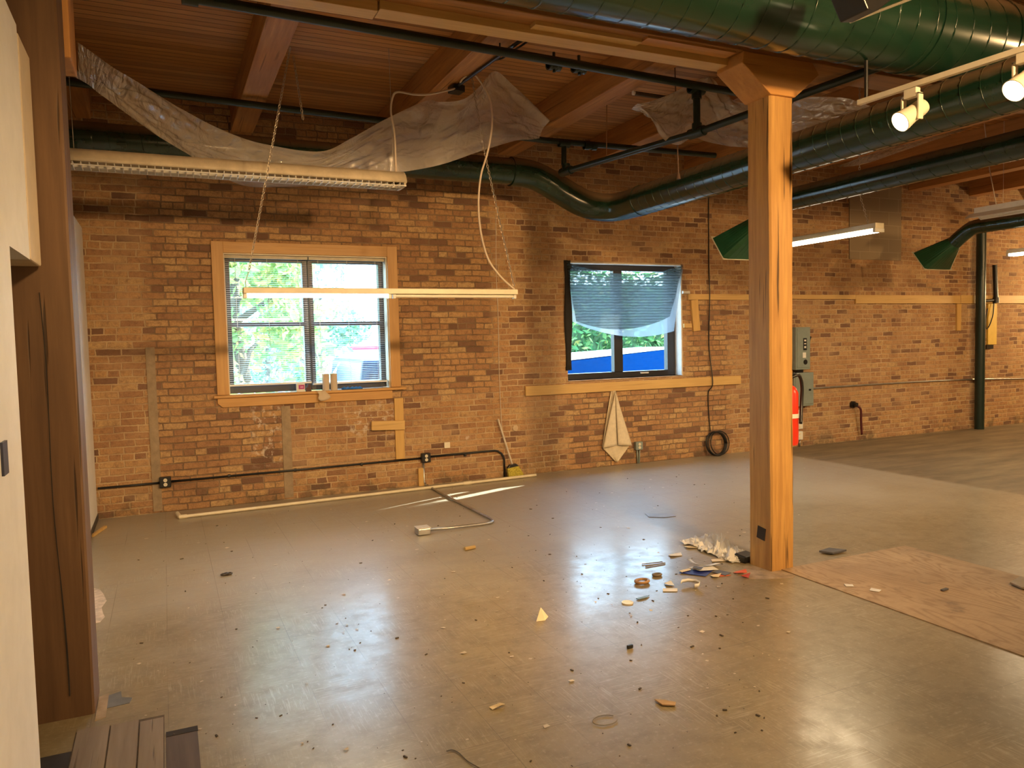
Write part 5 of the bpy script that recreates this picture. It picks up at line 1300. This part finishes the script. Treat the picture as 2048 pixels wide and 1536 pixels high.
m = MB(); m.tube(smooth_path([(0.938, 2.755, 0.004), (0.962, 2.751, 0.004), (0.977, 2.719, 0.004), (0.986, 2.651, 0.004), (1.005, 2.595, 0.004), (1.024, 2.544, 0.004)], 6), 0.0022, 5); tag(m.build('wire_piece', plain('dark_wire', (0.10, 0.08, 0.05), 0.5)), 'kinked dark wire at the bottom edge of the floor', 'wire')
m = MB(); m.obox((-0.585, 7.55, 0.012), (0.025, 0.34, 0.02), (0, 0, -0.25)); tag(m.build('wood_offcut', PINE_Z), 'thin wood offcut in the left corner by the white partition', 'wood')
# grit nobody would count
m = MB(); rnd = random.Random(11)
for k in range(420):
    y = 2.3 + 5.6 * rnd.random() ** 1.2; x = -0.25 + (0.2 + y * 0.95) * rnd.random()
    if 3.55 < x < 4.0 and 3.8 < y < 4.2: continue
    s = 0.002 + 0.0065 * rnd.random() ** 3
    m.obox((x, y, s * 0.4), (s * (1 + rnd.random() * 2), s, s * 0.6), (0, 0, rnd.random() * 3))
o = m.build('floor_grit', plain('dark_grit', (0.09, 0.07, 0.05), 0.8, 0.3, nscale=3)); tag(o, 'dark grit and crumbs scattered over the tile floor', 'grit', kind='stuff')
m = MB()
for k in range(260):
    y = 2.6 + 5.3 * rnd.random() ** 1.1; x = -0.25 + (0.2 + y * 1.05) * rnd.random()
    if 3.55 < x < 4.0 and 3.8 < y < 4.2: continue
    s = 0.004 + 0.012 * rnd.random() ** 3; a = rnd.random() * 6
    m.add([(x + s * math.cos(a + q) * (1.6 if q < 2 else 1), y + s * math.sin(a + q), 0.0025 + 0.004 * rnd.random()) for q in (0, 1.4, 3.0, 4.6)], [(0, 1, 2, 3)])
o = m.build('paint_flakes', plain('pale_flakes', (0.62, 0.54, 0.42), 0.8, 0.15, nscale=3)); tag(o, 'pale paint flakes scattered over the tile floor', 'flakes', kind='stuff')

# --------------------------------------------------- outside the windows
GZ = -1.2
m = MB(); m.box(-30, YW + 0.36, GZ - 0.2, 60, 70, GZ)
struct(m.build('ground_outside', plain('pale_asphalt', (0.30, 0.30, 0.29), 0.9, 0.1), origin=(0, 0, 0)))
LEAF_A = leaf_mat('yellow_green_leaves', [(0.0, (0.20, 0.38, 0.16)), (0.5, (0.36, 0.52, 0.20)), (0.85, (0.58, 0.58, 0.22)), (1.0, (0.66, 0.50, 0.20))])
LEAF_B = leaf_mat('blue_green_leaves', [(0.0, (0.12, 0.28, 0.19)), (0.5, (0.22, 0.42, 0.28)), (1.0, (0.38, 0.52, 0.28))])
LEAF_C = leaf_mat('hedge_leaves', [(0.0, (0.05, 0.16, 0.06)), (0.5, (0.13, 0.29, 0.10)), (0.9, (0.24, 0.36, 0.12)), (1.0, (0.55, 0.42, 0.12))])
BARK = plain('grey_bark', (0.16, 0.13, 0.10), 0.9, 0.2, bump=0.4)
def tree(x, y, h, r, mat, lab, n, leaf, seed):
    rr = random.Random(seed)
    t = thing('tree', (x, y, GZ), lab, 'tree', 'trees outside the windows')
    m = MB(); m.tube(smooth_path([(x, y, GZ), (x + 0.1, y, GZ + h * 0.3), (x - 0.05, y + 0.1, GZ + h * 0.6), (x + 0.1, y, GZ + h * 0.9)], 5), [0.16 - 0.008 * i for i in range(16)], 10)
    for k in range(9):
        a = k * 2.4; z = GZ + h * (0.28 + 0.06 * k); m.tube([(x, y, z), (x + math.cos(a) * r * 0.6, y + math.sin(a) * r * 0.6, z + r * 0.35)], [0.06, 0.015], 6)
    m.build('trunk', BARK, t, smooth=True)
    blobs = []
    for k in range(34):
        a = rr.random() * 6.283; q = r * (0.25 + 0.75 * rr.random()); z = GZ + h * (0.22 + 0.75 * rr.random())
        f = 1 - abs((z - GZ) / h - 0.58) * 1.2
        blobs.append((Vector((x + math.cos(a) * q * f, y + math.sin(a) * q * f, z)), r * (0.22 + 0.2 * rr.random())))
    m = MB()
    for k in range(n):
        c, br_ = blobs[k % len(blobs)]
        d = Vector((rr.gauss(0, 1), rr.gauss(0, 1), rr.gauss(0, 0.8)))
        d = d.normalized() * br_ * (0.55 + 0.45 * rr.random())
        p = c + d; u = Vector((rr.gauss(0, 1), rr.gauss(0, 1), rr.gauss(0, 1))).normalized(); v = u.orthogonal().normalized()
        s = leaf * (0.6 + 0.8 * rr.random())
        m.add([p - u * s, p + v * s * 0.45, p + u * s, p - v * s * 0.45], [(0, 1, 2, 3)])
    m.build('foliage', mat, t)
tree(1.15, 13.2, 5.6, 1.45, LEAF_A, 'yellow green tree close outside the left half of the cased window', 8000, 0.09, 3)
tree(3.35, 18.95, 6.6, 1.3, LEAF_B, 'looser green tree outside the right half of the cased window', 3400, 0.10, 5)
tree(3.0, 26.0, 6.5, 1.9, LEAF_B, 'dark green tree farthest back outside the cased window, beyond the truck', 3600, 0.10, 8)
tree(14.5, 30.5, 9.5, 3.2, LEAF_B, 'broad tree beyond the hedge outside the bare window', 4200, 0.12, 13)
hd = MB(); rr = random.Random(4)
for k in range(11000):
    p = Vector((9.0 + 17 * rr.random(), 25.2 + 1.2 * rr.random(), GZ + 0.4 + 5.2 * rr.random() ** 0.8)); u = Vector((rr.gauss(0, 1), rr.gauss(0, 1), rr.gauss(0, 1))).normalized(); v = u.orthogonal().normalized(); s = 0.15 * (0.6 + 0.8 * rr.random())
    hd.add([p - u * s, p + v * s * 0.5, p + u * s, p - v * s * 0.5], [(0, 1, 2, 3)])
hdg = thing('hedge', (17, 26, GZ), 'tall green hedge outside behind the blue trailer', 'hedge')
hd.build('foliage', LEAF_C, hdg)
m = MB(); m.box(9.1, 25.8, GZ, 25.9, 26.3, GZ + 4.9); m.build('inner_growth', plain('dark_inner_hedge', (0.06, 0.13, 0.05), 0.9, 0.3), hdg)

# blue trailer with white roof
tr_ = thing('trailer', (10, 17, GZ), 'long blue trailer with white roof parked outside the bare window', 'trailer')
u = Vector((0.7064, 0.7079, 0)); w = Vector((-0.7079, 0.7064, 0))
c0 = Vector((16.35, 22.0, 0)); zt = 1.205
TB = plain('bright_blue_panel', (0.0010, 0.016, 0.068), 0.6, 0.04, spec=0.0)
ang2 = math.atan2(u.y, u.x)
Lr = 14.6
ctr = c0 - u * (Lr / 2) + w * 0.65
m = MB(); m.obox((ctr.x, ctr.y, (zt + GZ + 0.6) / 2), (Lr, 1.3, zt - GZ - 0.6), (0, 0, ang2)); m.build('body', TB, tr_, bevel=0.03)
m = MB(); m.obox((ctr.x, ctr.y, zt + 0.04), (Lr + 0.02, 1.32, 0.06), (0, 0, ang2)); m.build('roof', plain('white_roof', (0.50, 0.53, 0.58), 0.5, 0.02), tr_)
q = c0 - u * 1.1 - w * 0.012
m = MB(); m.obox((q.x, q.y, zt - 0.42), (0.34, 0.03, 0.14), (0, 0, ang2)); m.build('marker_lamp', plain('pink_marker', (0.60, 0.10, 0.20), 0.3), tr_, bevel=0.004)
for k in (-5.4, -4.2, 5.0):
    q = ctr + u * k - w * 0.5
    m = MB(); m.lathe((q.x, q.y, GZ + 0.48), -w, [(-0.15, 0.0), (-0.15, 0.46), (0.10, 0.48), (0.10, 0.25), (0.06, 0.0)], 24); m.build('wheel', BLACK, tr_, smooth='auto')

# white truck with red stripe and blue car beyond the cased window
tk_ = thing('box_truck', (5.0, 21, GZ), 'white box truck with red stripe seen low through the cased window', 'truck')
m = MB(); m.box(4.65, 21.0, GZ + 0.8, 9.0, 23.4, 2.1); m.build('box', plain('white_truck_side', (0.86, 0.86, 0.86), 0.5, 0.02), tk_, bevel=0.03)
m = MB(); m.box(4.65, 20.985, 1.44, 9.0, 21.0, 1.54); m.build('stripe', plain('red_stripe', (0.70, 0.05, 0.08), 0.5), tk_)
for x in (5.6, 8.2):
    m = MB(); m.lathe((x, 21.05, GZ + 0.48), (0, -1, 0), [(-0.2, 0.0), (-0.2, 0.46), (0.05, 0.48), (0.05, 0.25), (0.02, 0.0)], 24); m.build('wheel', BLACK, tk_, smooth='auto')
cr = thing('parked_van', (4.3, 16.5, GZ), 'dark blue van parked outside in front of the white truck', 'van')
CARB = plain('dark_blue_car_paint', (0.006, 0.020, 0.055), 0.35, 0.05, spec=0.3)
m = MB(); m.prism([(3.35, 14.6, GZ + 0.35), (5.2, 14.6, GZ + 0.35), (5.2, 14.6, GZ + 1.5), (5.05, 14.6, GZ + 2.45), (3.5, 14.6, GZ + 2.5), (3.35, 14.6, GZ + 1.5)], (0, 2.9, 0)); m.build('body', CARB, cr, bevel=0.06)
m = MB(); m.prism([(3.55, 14.585, GZ + 1.5), (5.0, 14.585, GZ + 1.5), (4.92, 14.585, GZ + 2.2), (3.62, 14.585, GZ + 2.22)], (0, 0.02, 0)); m.build('rear_window', plain('van_glass', (0.02, 0.03, 0.05), 0.1), cr)
for x in (3.45, 5.1):
    for y in (15.2, 16.9):
        m = MB(); m.lathe((x, y, GZ + 0.36), (1, 0, 0), [(-0.10, 0.0), (-0.10, 0.35), (0.10, 0.36), (0.10, 0.18), (0.06, 0.0)], 22); m.build('wheel', BLACK, cr, smooth='auto')
